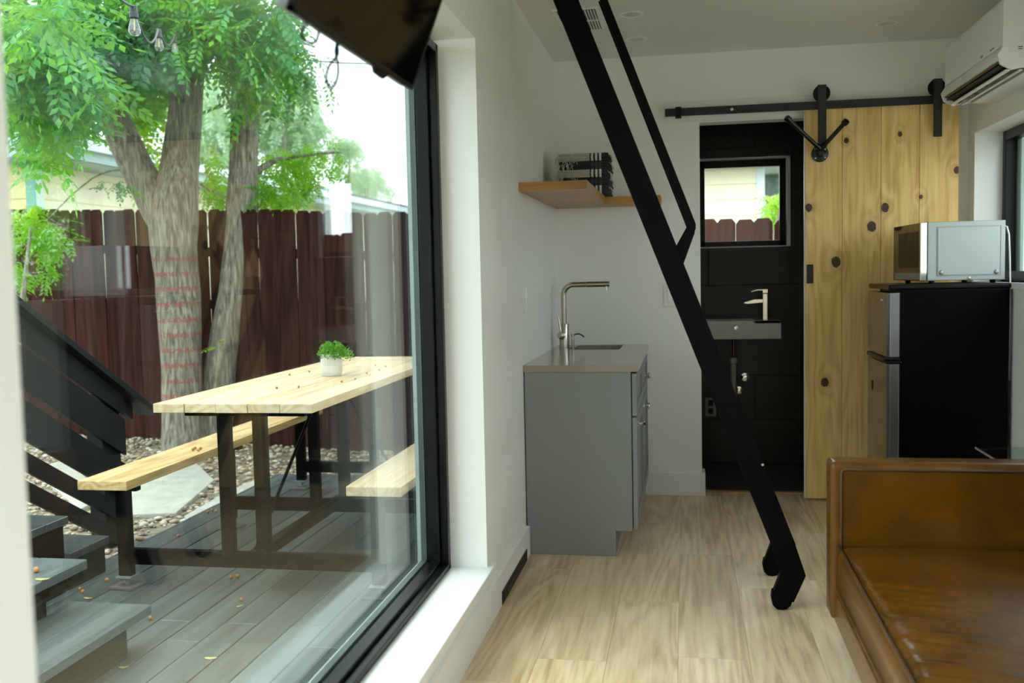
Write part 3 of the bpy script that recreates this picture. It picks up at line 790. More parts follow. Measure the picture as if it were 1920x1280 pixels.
obj('air_outlet', B(1.28, 1.42, AY0 + .06, AY1 - .02, 2.1135, 2.118), plastic_b, ac)
b = NB(); prism(b, [(1.270, 2.130), (1.276, 2.134), (1.340, 2.102), (1.336, 2.096)], 'y', AY0 + .05, AY1 - .02); 
for v_ in b.verts: pass
obj('louver', b, plastic_b, ac)
b = NB(); box(b, 1.300, 1.320, AY0 + .045, AY1 - .012, 2.092, 2.099, .002); obj('flap', b, plastic_w, ac)
b = NB(); box(b, 1.352, 1.366, AY0 + .045, AY1 - .012, 2.090, 2.097, .002); obj('flap', b, plastic_w, ac)
for i in range(7):
    y = AY0 + .16 + i * .10; obj('vane', B(1.322, 1.350, y, y + .003, 2.096, 2.114), plastic_g, ac)
obj('underside', B(1.395, XR, AY0 + .012, AY1 - .01, 2.094, 2.114, .004), plastic_w, ac)
b = NB()
for z in (2.168, 2.176): box(b, 1.335, 1.352, AY0 - .001, AY0 + .001, z, z + .003)
obj('side_mark', b, plastic_b, ac)
b = NB(); box(b, 1.2745, 1.2765, 4.44, 4.50, 2.198, 2.204); box(b, 1.2745, 1.2765, 4.60, 4.63, 2.196, 2.206); obj('front_marking', b, plastic_g, ac)

gt = thing('glass_side_table', 'glass-topped side table behind the sofa arm', 'table', (1.3, 3.8, 0))
obj('glass_top', B(1.10, 1.50, 3.55, 4.00, .592, .600, .0015), table_glass, gt)
obj('glass_top', B(1.10, 1.50, 3.55, 4.00, .520, .527, .0015), table_glass, gt)
b = NB(); box(b, 1.097, 1.1005, 3.55, 4.0, .591, .5985); box(b, 1.097, 1.1005, 3.55, 4.0, .520, .526); obj('polished_edge', b, alu, gt)
for x in (1.125, 1.475):
    for y in (3.575, 3.975): obj('leg', T([(x, y, 0), (x, y, .592)], .010), black_steel, gt)

# ------------------------------------------------------------------ sofa
sf = thing('leather_sofa', 'cognac brown leather sofa with piped seat in the right foreground', 'sofa', (1.0, 2.3, 0))
SX0, SX1, SY0, SY1 = .495, 1.49, 1.30, 3.485
def soft(b, amp=.004, f=3, seed=0):
    for v_ in b.verts:
        n_ = mnoise.noise(Vector((v_.co.x * f + seed, v_.co.y * f, v_.co.z * f)))
        v_.co += v_.normal * n_ * amp
    return b
def cushion(x0, x1, y0, y1, z0, z1, r, nx=24, ny=48, crown=.02, seed=0, wr=0, piped=None):
    """rounded box grid with a crowned top"""
    b = bmesh.new()
    bmesh.ops.create_grid(b, x_segments=nx, y_segments=ny, size=.5)
    g = [v_ for v_ in b.verts]
    for v_ in g:
        u, w_ = v_.co.x * 2, v_.co.y * 2
        X = x0 + (u + 1) / 2 * (x1 - x0); Y = y0 + (w_ + 1) / 2 * (y1 - y0)
        e = min(min(X - x0, x1 - X), min(Y - y0, y1 - Y))
        drop = r * (1 - math.sqrt(max(0, 1 - (1 - min(e / r, 1)) ** 2)))
        dome = crown * (1 - u * u) * (1 - w_ ** 4)
        z = z1 - drop + dome
        if wr:
            ed = math.exp(-max(0, (X - x0 - .07)) / .07) * (1 - math.exp(-(X - x0) / .02)) * min(1, max(0.05, (3.05 - Y) / .45))
            z += wr * ed * (mnoise.noise(Vector((X * 3 + seed, Y * 20 + X * 14, 0))) + .5 * mnoise.noise(Vector((X * 8, Y * 45 + X * 20, 5))))
            z += wr * .15 * mnoise.noise(Vector((X * 6, Y * 4 + seed, 2)))
        v_.co = (X, Y, z)
    ed = [e for e in b.edges if e.is_boundary]
    ret = bmesh.ops.extrude_edge_only(b, edges=ed)
    for v_ in [q for q in ret['geom'] if isinstance(q, bmesh.types.BMVert)]: v_.co.z = z0
    bmesh.ops.holes_fill(b, edges=[e for e in b.edges if e.is_boundary])
    return b
obj('base_rail', B(SX0 - .012, SX1, SY0, 3.37, .115, .222, .010, 3), leather, sf, True)
obj('seat_cushion', cushion(SX0 - .002, 1.30, SY0, 3.368, .226, .374, .045, 70, 200, .040, wr=.009), leather, sf, True)
obj('piping', T([(SX0 + .003, SY0, .366), (SX0 + .001, 2.2, .366), (SX0 + .001, 3.0, .368), (SX0 + .003, 3.362, .370)], .0045, 8), piping_m, sf, True)
obj('piping', T([(SX0 + .000, SY0, .224), (SX0 + .000, 3.365, .224)], .004, 8), piping_m, sf, True)
for ya, yb in ((3.365, 3.485), (1.17, 1.30)):
    b = B(SX0 - .022, SX1, ya, yb, .115, .652, .022, 4)
    a_ = obj('arm', b, leather, sf, True)
    yy = ya if ya > 3 else yb
    s_ = 1 if ya > 3 else -1
    pts = [(SX0 + .012, yy - .002 * s_, .22), (SX0 + .012, yy - .002 * s_, .618)] + [(SX0 + .015, yy - .002 * s_, .626), (SX0 + .024, yy - .002 * s_, .629), (SX1 - .02, yy - .002 * s_, .629)]
    obj('piping', T(pts, .0045, 8), piping_m, a_, True)
obj('backrest', B(1.30, SX1, SY0, 3.365, .222, .78, .03, 4), leather, sf, True)
for k in range(3):
    y0 = SY0 + k * .6883
    if k == 2: pass
    obj('back_cushion', soft(B(1.19, 1.305, y0 + .004, y0 + .684, .40, .76, .04, 5), .006, 4, k), leather, sf, True)
for x in (.56, 1.42):
    for y in (1.25, 3.42): obj('leg', T([(x, y, 0), (x, y, .12)], [.014, .022]), black_steel, sf)

# ------------------------------------------------------------------ television
tv = thing('television', 'tilted black flat television hanging in front of the big window', 'television', (-.66, 1.96, 1.75))
tz, th_ = 1.752, math.radians(21)
Mt = Matrix.Translation((-.652, 0, tz)) @ Matrix.Rotation(th_, 4, 'Y')
def tvobj(name, b, m, par=tv, smooth=False):
    bmesh.ops.transform(b, matrix=Mt, verts=b.verts); return obj(name, b, m, par, smooth)
TY0, TY1 = 1.598, 2.336
tvobj('bezel', (lambda b: (box(b, -.012, .003, TY0, TY1, 0, .012, .002), box(b, -.012, .003, TY0, TY1, .418, .43, .002), box(b, -.012, .003, TY0, TY0 + .010, 0, .43, .002), box(b, -.012, .003, TY1 - .010, TY1, 0, .43, .002), b)[-1])(NB()), plastic_b)
tvobj('screen', B(-.008, 0, TY0 + .009, TY1 - .009, .011, .42), screen_m)
tvobj('back_shell', B(-.038, -.010, TY0 + .004, TY1 - .004, .002, .428, .008), plastic_g)
tvobj('housing', B(-.075, -.036, TY0 + .16, TY1 - .16, .05, .33, .02), plastic_b)
tvobj('sensor', (lambda b: prism(b, [(2.055, 0), (2.075, -.012), (2.125, -.014), (2.15, 0)], 'x', -.010, .0, .001))(NB()), plastic_b)
for px_ in ([(580, 30), (572, 48), (566, 58), (566, 68), (576, 79), (586, 81), (594, 74), (597, 62), (600, 40)],
            [(630, 70), (634, 98), (628, 110), (618, 122), (612, 140), (613, 156), (620, 164), (628, 158), (634, 138), (633, 116), (629, 96), (634, 70)]):
    pts = [PX(x_, y_, -.665) for k_, (x_, y_) in enumerate(px_)]
    # smooth the loop by Catmull-Rom
    P4 = [Vector(p_) for p_ in pts]; out = []
    for i in range(len(P4) - 1):
        a0, a1, a2, a3 = P4[max(i - 1, 0)], P4[i], P4[i + 1], P4[min(i + 2, len(P4) - 1)]
        for t_ in (0, .25, .5, .75):
            out.append(.5 * ((2 * a1) + (-a0 + a2) * t_ + (2 * a0 - 5 * a1 + 4 * a2 - a3) * t_ ** 2 + (-a0 + 3 * a1 - 3 * a2 + a3) * t_ ** 3))
    out.append(P4[-1])
    obj('cable_loop', T(out, .0028, 8), plastic_b, tv, True)
b = NB(); box(b, -.74, -.733, 1.86, 2.06, 2.18, 2.40, .002); tube(b, [(-.735, 1.96, 2.30), (-.69, 1.96, 2.27), (-.60, 1.96, 2.02)], .014, 10)
obj('wall_bracket', b, black_steel, tv)

# ================================================================== OUTSIDE
ZD = -.06
# ground
g = struct_empty('ground')
b = NB(); box(b, -40, 40, -30, 60, -.40, -.215); gs = obj('soil', b, soil_m, g)
b = NB(); box(b, XRO, 9, -14, 4.2, -.22, -.12); obj('unseen_slab', b, concrete, g)  # unseen pale ground added to bounce light into the right window
b = NB(); box(b, -6, XRO, -14, YN - .3, -.22, -.12); obj('unseen_slab', b, concrete, g)
# deck
dk = struct_empty('deck')
W2 = .1420; DY1 = 6.38
obj('joists', B(-2.80, -.99, -.6, DY1 - .02, -.20, -.09), rail_m, dk)
x = -2.815; i = 0
while x < -1.0:
    x1 = min(x + W2 - .006, -.985)
    cuts = [-.6]
    if i % 2 == 0: cuts += [2.9 + .45 * ((i // 2) % 2)]
    else: cuts += [3.55]
    cuts += [DY1]
    for a, c_ in zip(cuts[:-1], cuts[1:]):
        obj('deck_board', B(x, x1, a + .0015, c_ - .0015, ZD - .028, ZD + random.uniform(-.001, .001), .0025, 1), deck_m, dk)
    x += W2; i += 1
obj('rim_board', B(-2.835, -2.817, -.6, DY1, -.21, ZD, .002), deck_m, dk)
obj('rim_board', B(-2.835, -.99, DY1, DY1 + .02, -.21, ZD - .002, .002), deck_x, dk)

# box steps beside the deck stairs, and the stairs going down
stp = thing('box_steps', 'two charcoal wooden box steps rising left from the deck', 'steps', (-2.3, 2.6, ZD))
def tread(par, x0, x1, y0, y1, z1, m, alongy, t=.036, name='tread_board', n=2):
    for k in range(n):
        if alongy:
            a = x0 + (x1 - x0) * k / n; c_ = x0 + (x1 - x0) * (k + 1) / n
            obj(name, B(a + .002, c_ - .002, y0, y1, z1 - t, z1, .003, 1), m, par)
        else:
            a = y0 + (y1 - y0) * k / n; c_ = y0 + (y1 - y0) * (k + 1) / n
            obj(name, B(x0, x1, a + .002, c_ - .002, z1 - t, z1, .003, 1), m, par)
tread(stp, -2.29, -1.965, 1.2, 3.27, .105, deck_m, True)
obj('riser_box', B(-2.30, -2.01, 1.25, 3.17, ZD, .069, .002), rail_m, stp)
tread(stp, -2.60, -2.205, 1.2, 3.25, .275, deck_m, True)
obj('riser_box', B(-2.61, -2.30, 1.25, 3.13, ZD, .239, .002), rail_m, stp)
st2 = thing('deck_stairs', 'charcoal wooden stairs descending beside the slatted railing', 'stairs', (-3.0, 3.8, ZD))
for k, (ya, yb, zz) in enumerate(((3.865, 4.165, .105), (3.56, 3.865, .275), (3.255, 3.56, .445), (2.95, 3.255, .615), (2.645, 2.95, .785))):
    tread(st2, -3.235, -2.705, ya - .01, yb, zz, deck_x, False, n=2)
    obj('riser', B(-3.235, -2.725, yb - .04, yb - .018, (zz - .17 if k else -.2), zz - .036, .001), rail_m, st2)
    obj('stair_side', B(-2.735, -2.715, ya - .01, yb - .03, -.2, zz - .036), rail_m, st2)

# slatted railing on the far side of the stairs
XRL = -3.25; kk = 3.25 / 3.0
rl = thing('stair_railing', 'charcoal slatted stair railing sloping down to the right', 'railing', (XRL, 4.5, -.2))
def zline(z3, y3): return lambda Y: 1.3 + kk * (z3 - 1.3) - .574 * (Y - kk * y3)
def slat(name, ztop, zbot, ya, yb, x0, x1, m=rail_m, par=rl):
    b = NB(); prism(b, [(ya, ztop(ya)), (yb, ztop(yb)), (yb, zbot(yb)), (ya, zbot(ya))], 'x', x0, x1, .002)
    return obj(name, b, m, par)
YE = 4.78 * kk
slat('slat', zline(1.146, 4.009), zline(1.032, 4.004), 3.4, YE, XRL, XRL + .022)
slat('slat', zline(1.008, 4.011), zline(.812, 4.012), 3.4, YE, XRL, XRL + .022)
slat('slat', zline(.759, 4.016), zline(.572, 4.012), 3.4, YE, XRL, XRL + .022)
slat('slat', zline(.518, 4.013), zline(.424, 4.014), 3.4, YE, XRL, XRL + .022)
slat('slat', zline(.381, 4.011), zline(.290, 4.012), 3.4, 4.72 * kk, XRL, XRL + .022)
slat('handrail', lambda Y: 1.3 + kk * (1.204 - 1.3) - .595 * (Y - kk * 4.001), lambda Y: 1.3 + kk * (1.204 - 1.3) - .595 * (Y - kk * 4.001) - .040, 3.4, 5.034 * kk, XRL - .06, XRL + .07, rail_m)
slat('under_rail', lambda Y: 1.3 + kk * (1.204 - 1.3) - .595 * (Y - kk * 4.001) - .045, lambda Y: 1.3 + kk * (1.204 - 1.3) - .595 * (Y - kk * 4.001) - .13, 3.4, 4.90 * kk, XRL - .045, XRL - .005, rail_m)
b = NB(); box(b, XRL - .10, XRL - .001, 4.60 * kk, 4.76 * kk, -.25, .68, .004); obj('post', b, rail_m, rl)
b = NB(); box(b, XRL - .10, XRL - .001, 3.46, 3.56, -.25, 1.45, .004); obj('post', b, rail_m, rl)

# flagstones
for k, (pts, lab) in enumerate(((((238, 880), (368, 868), (402, 900), (330, 962), (228, 966)), 'larger pale flagstone in the gravel behind the bench end'),
                               (((345, 968), (420, 925), (500, 890), (520, 905), (420, 955), (362, 985)), 'narrow pale flagstone along the deck edge'),
                               (((60, 880), (120, 862), (205, 930), (150, 955)), 'pale flagstone seen through the railing slats'))):
    q = [PZ(x, y, -.19) for x, y in pts]
    if k == 1: q = [Vector((min(p_.x, -2.85), p_.y, p_.z)) for p_ in q]
    b = NB(); prism(b, [(p_.x, p_.y) for p_ in q], 'z', -.235, -.185, .008)
    tag(obj('flagstone', b, concrete), lab, 'stone', 'flagstones in the gravel')

# pebbles
def pebble_mesh(i):
    bm = bmesh.new(); bmesh.ops.create_icosphere(bm, subdivisions=1, radius=1)
    rr = random.Random(i)
    for v_ in bm.verts: v_.co = Vector((v_.co.x * rr.uniform(.85, 1.1), v_.co.y * rr.uniform(.6, .8), v_.co.z * .45)) * rr.uniform(.9, 1.1)
    me = bpy.data.meshes.new('pebble'); bm.to_mesh(me); bm.free(); return me
def peb_mat():
    s = NT('mixed_river_pebbles'); geo = s.n('ShaderNodeNewGeometry'); oi = s.n('ShaderNodeObjectInfo')
    f = s.math('FRACT', s.math('ADD', geo.outputs['Random Per Island'], oi.outputs['Random']))
    s.col(s.ramp(f, [(0, (.12, .08, .045)), (.2, (.28, .19, .11)), (.4, (.40, .32, .21)), (.65, (.50, .44, .33)), (.85, (.24, .20, .15)), (1, (.64, .60, .50))])); s.rough(.7)
    return s.m
peb = peb_mat()
pm = [pebble_mesh(i) for i in range(5)]
for m_ in pm: m_.materials.append(peb)
peb_pts = []
for _ in range(14000):
    Y = rng.uniform(3.6, 9.4); X = rng.uniform(-7.2, -.6)
    if X > -2.86 and Y < DY1 + .04: continue
    if X > -3.26 and Y < 4.2: continue
    peb_pts.append((X, Y))
peb_pts.sort(key=lambda p_: (p_[0] ** 2 + p_[1] ** 2) + (60 if p_[0] < -.85 * p_[1] else 0))
for X, Y in peb_pts[:280]:
    o = meshobj('pebble', pm[rng.integers(5)], None, g, (X, Y, -.205), (rng.uniform(-.3, .3), rng.uniform(-.3, .3), rng.uniform(0, 6)))
    s_ = rng.uniform(.016, .032); o.scale = (s_, s_, s_)
bmv = [np.array([v_.co[:] for v_ in m_.vertices]) for m_ in pm]; bmf = np.array([p_.vertices[:] for p_ in pm[0].polygons])
V_, F_ = [], []; off = 0
for X, Y in peb_pts[280:]:
    a = rng.uniform(0, 6.28); s_ = rng.uniform(.014, .034); c_, s2 = math.cos(a), math.sin(a)
    v_ = bmv[rng.integers(5)] * s_
    v_ = np.stack([v_[:, 0] * c_ - v_[:, 1] * s2 + X, v_[:, 0] * s2 + v_[:, 1] * c_ + Y, v_[:, 2] - .205 + rng.uniform(-.006, .008)], 1)
    V_.append(v_); F_.append(bmf + off); off += len(v_)
def npmesh(name, V, F, mat, parent=None, kind=None):
    me = bpy.data.meshes.new(name); k = F.shape[1]
    me.vertices.add(len(V)); me.vertices.foreach_set('co', V.astype(np.float32).ravel())
    me.loops.add(F.size); me.loops.foreach_set('vertex_index', F.astype(np.int32).ravel())
    me.polygons.add(len(F)); me.polygons.foreach_set('loop_start', np.arange(0, F.size, k, dtype=np.int32))
    me.update(calc_edges=True); me.materials.append(mat)
    o = bpy.data.objects.new(name, me); link(o, parent)
    if kind: o['kind'] = kind
    return o
npmesh('pebbles', np.concatenate(V_), np.concatenate(F_), peb, g, 'stuff')

# ------------------------------------------------------------------ fence
fn = thing('picket_fence', 'dark red-brown dog-eared picket fence around the yard', 'fence', (0, 0, -.2))
FA, FB = PD(100, 514, 9.75), PD(1390, 488, 7.24)
fd = Vector((FB.x - FA.x, FB.y - FA.y, 0)); fL = fd.length; fd.normalize()
fang = math.atan2(fd.y, fd.x); fnrm = Vector((-fd.y, fd.x, 0))
def picket():
    b = NB(); w, h_, e = .0672, 2.35, .026
    prism(b, [(-w, 0), (w, 0), (w, h_ - e * 1.2), (w - e, h_), (-w + e, h_), (-w, h_ - e * 1.2)], 'y', -.009, .009)
    me = bpy.data.meshes.new('picket'); bmesh.ops.recalc_face_normals(b, faces=b.faces); b.to_mesh(me); b.free(); me.materials.append(fence_m); return me
pk = picket()
pk2 = pk.copy(); pk2.materials.clear(); pk2.materials.append(wood('unshaded_red_picket', (.10, .032, .026), (.20, .065, .052), (.30, .11, .09), axis=2, grain=50, rough=.8, ring=3, bump=.3, hue=.15, spec=.1))  # lighter copy of the same stain; lack of tree shade put into colour
s_ = -1.6; n_p = 0
while s_ < fL + 1.9:
    t_ = s_ / fL
    top = 2.04 - .30 * t_ - .10 * max(0, t_ - .35) + random.uniform(-.008, .008)
    p0 = FA + fd * s_
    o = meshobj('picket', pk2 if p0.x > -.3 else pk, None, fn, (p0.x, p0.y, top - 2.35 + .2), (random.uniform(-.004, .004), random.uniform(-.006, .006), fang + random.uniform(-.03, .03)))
    s_ += .1358 + random.choice((0, 0, 0, .001, .006)); n_p += 1
for zz in (.15, 1.0, 1.58):
    b = NB(); a = FA - fd * 1.7 + fnrm * .03; c_ = FA + fd * (fL + 2.0) + fnrm * .03
    n_ = fnrm * .04
    dzr = -.38 if zz > 1.4 else -.1
    vs = [b.verts.new((q.x, q.y, zz + (.12 if k_ == 0 else dzr) + hh)) for k_, q0 in enumerate((a, c_)) for q in (q0, q0 + n_) for hh in (0, .085)]
    for f_ in ((0, 1, 3, 2), (4, 6, 7, 5), (0, 4, 5, 1), (2, 3, 7, 6), (0, 2, 6, 4), (1, 5, 7, 3)): b.faces.new([vs[i_] for i_ in f_])
    obj('rail', b, fence_rail_m, fn)
for k in range(6):
    p0 = FA + fd * (-1.2 + 2.4 * k) + fnrm * .12
    obj('post', B(p0.x - .045, p0.x + .045, p0.y - .045, p0.y + .045, -.25, 1.55), fence_rail_m, fn)

# ------------------------------------------------------------------ picnic table
pt = thing('picnic_table', 'pine-topped picnic table with black steel frame on the deck', 'table', (-1.88, 5, ZD))
TX = [-2.237 + .1430 * k for k in range(6)]
for k in range(5):
    obj('top_board', B(TX[k] + .0012, TX[k + 1] - .0012, 3.80 + (.0, .003, -.002, .002, 0)[k], 6.12, .746, .785, .003), pine_m, pt)
obj('bench_board', B(-2.611, -2.378, 3.80, 6.12, .406, .447, .004), bench_m, pt)
obj('bench_board', B(-1.388, -1.151, 3.80, 6.12, .402, .443, .004), pine_m, pt)
for fy in (3.93, 4.95, 5.96):
    fr = obj('frame', B(-2.155, -1.60, fy - .02, fy + .02, .716, .746, .006), black_steel, pt)
    y0, y1 = fy - .02, fy + .02
    for (xa, xb, za, zb, nm) in ((-2.006, -1.950, .09, .717, 'upright'), (-1.843, -1.785, .09, .717, 'upright'),
                                 (-2.505, -2.445, -.005, .376, 'bench_leg'), (-1.325, -1.268, -.005, .372, 'bench_leg'),
                                 (-2.55, -2.40, .378, .406, 'bench_support'), (-1.42, -1.11, .372, .402, 'bench_support')):
        obj(nm, B(xa, xb, y0 if 'leg' in nm or 'up' in nm else y0 - .01, y1, za, zb, .004), black_steel, fr)
    obj('base_rail', B(-2.50, -1.275, y0 + .002, y1 - .002, .048, .118, .004), black_steel, fr)
    for x in (-2.475, -1.297):
        b = NB(); box(b, x - .038, x + .038, fy - .038, fy + .038, -.012, -.005, .002); tube(b, [(x, fy, -.048), (x, fy, -.008)], .009, 10)
        obj('leveling_screw', b, plastic_g, fr)
        b = NB(); prism(b, [(x - .065, fy - .05), (x + .05, fy - .06), (x + .065, fy + .05), (x - .05, fy + .06)], 'z', ZD, ZD + .014, .004)
        obj('foot_plate', b, plain('grey_foot_plate', (.12, .13, .12), .6) if 'grey_foot_plate' not in bpy.data.materials else bpy.data.materials['grey_foot_plate'], fr)
for ya, yb in ((3.95, 4.93), (4.97, 5.94)):
    obj('stretcher', B(-1.905, -1.850, ya, yb, .060, .112, .004), black_steel, pt)
obj('brace_rod', T([(-1.875, 3.97, .12), (-1.875, 4.80, .72)], .008, 10), black_steel, pt)
obj('brace_rod', T([(-1.875, 5.94, .12), (-1.875, 5.10, .72)], .008, 10), black_steel, pt)

# potted plant
pp = thing('potted_plant', 'small green plant in a white ribbed pot on the picnic table', 'plant', (-1.857, 4.93, .785))
b = NB(); n = 96; rings = []
for (r_, h_, rib) in ((.040, 0, 0), (.050, .002, .6), (.0555, .02, 1), (.0575, .05, 1), (.0570, .09, 1), (.055, .112, .8), (.053, .116, 0), (.048, .114, 0), (.047, .10, 0)):
    ring = []
    for k in range(n):
        a = 2 * PI * k / n; rr = r_ - .0030 * rib * (1 if (k % 4) in (0,) else 0)
        ring.append(b.verts.new((-1.857 + rr * math.cos(a), 4.93 + rr * math.sin(a), .785 + h_)))
    rings.append(ring)
for i in range(len(rings) - 1):
    for k in range(n): b.faces.new((rings[i][k], rings[i][(k + 1) % n], rings[i + 1][(k + 1) % n], rings[i + 1][k]))
b.faces.new(rings[0][::-1]); b.faces.new(rings[-1])
obj('pot', b, pot_m, pp)
V_, F_ = [], []; off = 0; O_ = np.array([-1.857, 4.93, .785])
for _ in range(900):
    d_ = rng.normal(size=3); d_[2] = abs(d_[2]) * .8; d_ /= np.linalg.norm(d_)
    r_ = rng.uniform(.3, 1) ** .5
    c_ = np.array([-1.850, 4.93, .885]) + d_ * np.array([.078, .075, .082]) * r_ + (np.array([.035, 0, -.01]) if rng.random() < .2 else 0)
    t_ = d_ + rng.normal(size=3) * .5; t_ /= np.linalg.norm(t_); w_ = np.cross(t_, rng.normal(size=3)); w_ /= np.linalg.norm(w_)
    L_ = rng.uniform(.010, .018); W_ = L_ * .34
    V_.append(np.stack([c_, c_ + t_ * L_ * .5 + w_ * W_, c_ + t_ * L_, c_ + t_ * L_ * .5 - w_ * W_])); F_.append(np.arange(4)[None] + off); off += 4
npmesh('leaves', np.concatenate(V_) - O_, np.concatenate(F_), leaf_pot, pp, 'stuff')

# berries and fallen leaves
def berry(x, y, z, r_, lab, grp):
    bm = bmesh.new(); bmesh.ops.create_icosphere(bm, subdivisions=2, radius=r_, matrix=Matrix.Translation((0, 0, 0)))
    o = obj('berry', bm, berry_m, None, True); o.location = (x, y, z + r_); return tag(o, lab, 'berry', grp)
for px, py in ((362, 1046), (369, 1057), (380, 1053), (390, 1048)):
    q = PZ(px, py, ZD); berry(q.x, q.y, q.z, .010, 'brown berry in the small cluster on the deck below the table rail', 'berries clustered below the rail')
BL = {(200, 1090): 'lone berry on the deck between the box steps and the table foot', (150, 1107): 'berry tucked against the lower box step, left of its pair',
      (155, 1112): 'berry tucked against the lower box step, right of its pair', (445, 1083): 'berry on the deck just below the near table rail, middle one',
      (433, 1085): 'berry on the deck just below the near table rail, leftmost of three', (453, 1127): 'lone berry on open deck in front of the picnic table',
      (444, 1056): 'berry touching the near table rail, left of two', (455, 1060): 'berry touching the near table rail, right of two',
      (390, 962): 'berry at the gravel edge of the deck, leftmost of three', (398, 958): 'berry at the gravel edge of the deck, middle of three',
      (405, 960): 'berry at the gravel edge of the deck, rightmost of three', (334, 1007): 'lone berry beyond the near table rail, by the bench leg',
      (605, 918): 'berry on the far deck between the table frames', (282, 1162): 'berry beside the overhanging tread of the lower box step'}
for px, py in ((200, 1090), (150, 1107), (155, 1112), (445, 1083), (433, 1085), (453, 1127), (444, 1056), (455, 1060), (390, 962), (398, 958), (405, 960), (334, 1007), (605, 918), (282, 1162)):
    q = PZ(px, py, ZD); berry(q.x, q.y, q.z, .009, BL[(px, py)], 'berries scattered on the deck')
q = PZ(68, 1073, .275); berry(q.x, q.y, q.z, .011, 'brown berry on the upper box step', None)
for px, py in ((519, 729), (543, 704), (641, 717), (666, 712), (688, 701), (704, 686), (711, 695), (723, 688), (580, 698), (560, 727)):
    q = PZ(px, py, .785); berry(q.x, q.y, q.z, .006, 'tiny dark berry lying on the picnic table top', 'berries on the table top')
for px, py in ((362, 845), (366, 842), (372, 846), (376, 843)):
    q = PZ(px, py, .447); berry(q.x, q.y, q.z, .008, 'orange berry on the left bench of the picnic table', 'berries on the bench')
for k, (px, py, z, s_) in enumerate(((80, 1087, .275, .05), (395, 1235, ZD, .045), (450, 1137, ZD, .03), (228, 985, ZD, .04), (240, 1000, ZD, .035), (165, 1122, ZD, .04), (185, 1255, ZD, .05), (232, 1252, ZD, .035), (120, 1152, ZD, .04), (640, 905, ZD, .05))):
    q = PZ(px, py, z); a = random.uniform(0, 6)
    bm = NB(); pts = []
    for j in range(8):
        t_ = j / 8 * 2 * PI; u, w_ = math.cos(t_) * s_ * .5, math.sin(t_) * s_ * .2
        pts.append((u * math.cos(a) - w_ * math.sin(a), u * math.sin(a) + w_ * math.cos(a)))
    prism(bm, pts, 'z', .001, .0025)
    for v_ in bm.verts: v_.co.z += .006 * abs(v_.co.x / s_)
    o = obj('fallen_leaf', bm, dryleaf_m); o.location = q
    tag(o, ('yellow-green fallen leaf lying on the upper box step', 'long yellowish leaf on open deck nearest the window', 'small leaf beside the lone berry on open deck',
            'dry leaf by the stairs and the bench leg, upper of two', 'dry leaf by the stairs and the bench leg, lower of two', 'dry leaf between the lower box step and the table foot',
            'dry leaf in front of the lower box step riser, left of two', 'dry leaf in front of the lower box step riser, right of two', 'dry leaf lying against the upper box step riser', 'green leaf on the far deck under the table')[k], 'leaf', None if k == 0 else 'fallen leaves on the deck')

# ------------------------------------------------------------------ trees
def trunk_bm(b, path, n=26, seed=0):
    """path: (px, py, width px, depth m)"""
    P4 = [(PD(x, y, d_), w * d_ / FPX / 2) for x, y, w, d_ in path]
    pts, rad = [], []
    for i in range(len(P4) - 1):
        for t_ in np.linspace(0, 1, 7)[:-1]:
            a0, a1, a2, a3 = (P4[max(i - 1, 0)], P4[i], P4[i + 1], P4[min(i + 2, len(P4) - 1)])
            cr = lambda p0, p1, p2, p3: .5 * ((2 * p1) + (-p0 + p2) * t_ + (2 * p0 - 5 * p1 + 4 * p2 - p3) * t_ ** 2 + (-p0 + 3 * p1 - 3 * p2 + p3) * t_ ** 3)
            pts.append(cr(a0[0], a1[0], a2[0], a3[0])); rad.append(cr(a0[1], a1[1], a2[1], a3[1]))
    pts.append(P4[-1][0]); rad.append(P4[-1][1])
    tube(b, pts, rad, n)
    for v_ in b.verts:
        k = mnoise.noise(Vector((v_.co.x * 5 + seed, v_.co.y * 5, v_.co.z * 1.6))) * .018 + mnoise.noise(Vector((v_.co.x * 26, v_.co.y * 26, v_.co.z * 3))) * .007
        v_.co.x += k; v_.co.y += k * .6
    return b
def sprig(rng_, n=5, L=.30):
    """one compound leaf in local coordinates along +X, drooping: quads folded at the midrib"""
    V, F = [], []
    for k in range(n + 1):
        t_ = (k + .8) / (n + 1)
        base = np.array([L * t_, 0, -.10 * L * t_ * t_ * 3])
        sides = (1, -1) if k < n else (0,)
        for s_ in sides:
            ang = s_ * rng_.uniform(.75, 1.15); l_ = L * rng_.uniform(.24, .31) * (1 - .35 * abs(t_ - .55)); w_ = l_ * .24
            d_ = np.array([math.cos(ang), math.sin(ang), rng_.uniform(-.55, -.1)]); d_ /= np.linalg.norm(d_)
            sd = np.cross(d_, [0, 0, 1]); sd /= np.linalg.norm(sd)
            o_ = len(V) * 1
            V += [base, base + d_ * l_ * .45 + sd * w_, base + d_ * l_, base + d_ * l_ * .45 - sd * w_]
            F.append([o_, o_ + 1, o_ + 2, o_ + 3])
    o_ = len(V); V += [np.array([0, .002, 0]), np.array([0, -.002, 0]), np.array([L, -.001, -.3 * L]), np.array([L, .001, -.3 * L])]; F.append([o_, o_ + 1, o_ + 2, o_ + 3])
    return np.array(V), np.array(F)
SPR = [sprig(rng) for _ in range(8)]
def rotm(yaw, pitch, roll):
    return np.array(Euler((roll, pitch, yaw)).to_matrix())
def blobs(spec):
    out = []
    for (cx, cy_, rx, ry, d0, d1, n, sc) in spec:
        for _ in range(n):
            while True:
                u, w_ = rng.uniform(-1, 1, 2)
                if u * u + w_ * w_ < 1: break
            cl = mnoise.noise(Vector(((cx + u * rx) / 55, (cy_ + w_ * ry) / 38, cx * .01)))
            if cl < -.18 and rng.random() < .8: continue
            out.append((PD(cx + u * rx, cy_ + w_ * ry, rng.uniform(d0, d1)), sc * rng.uniform(.75, 1.25)))
    return out
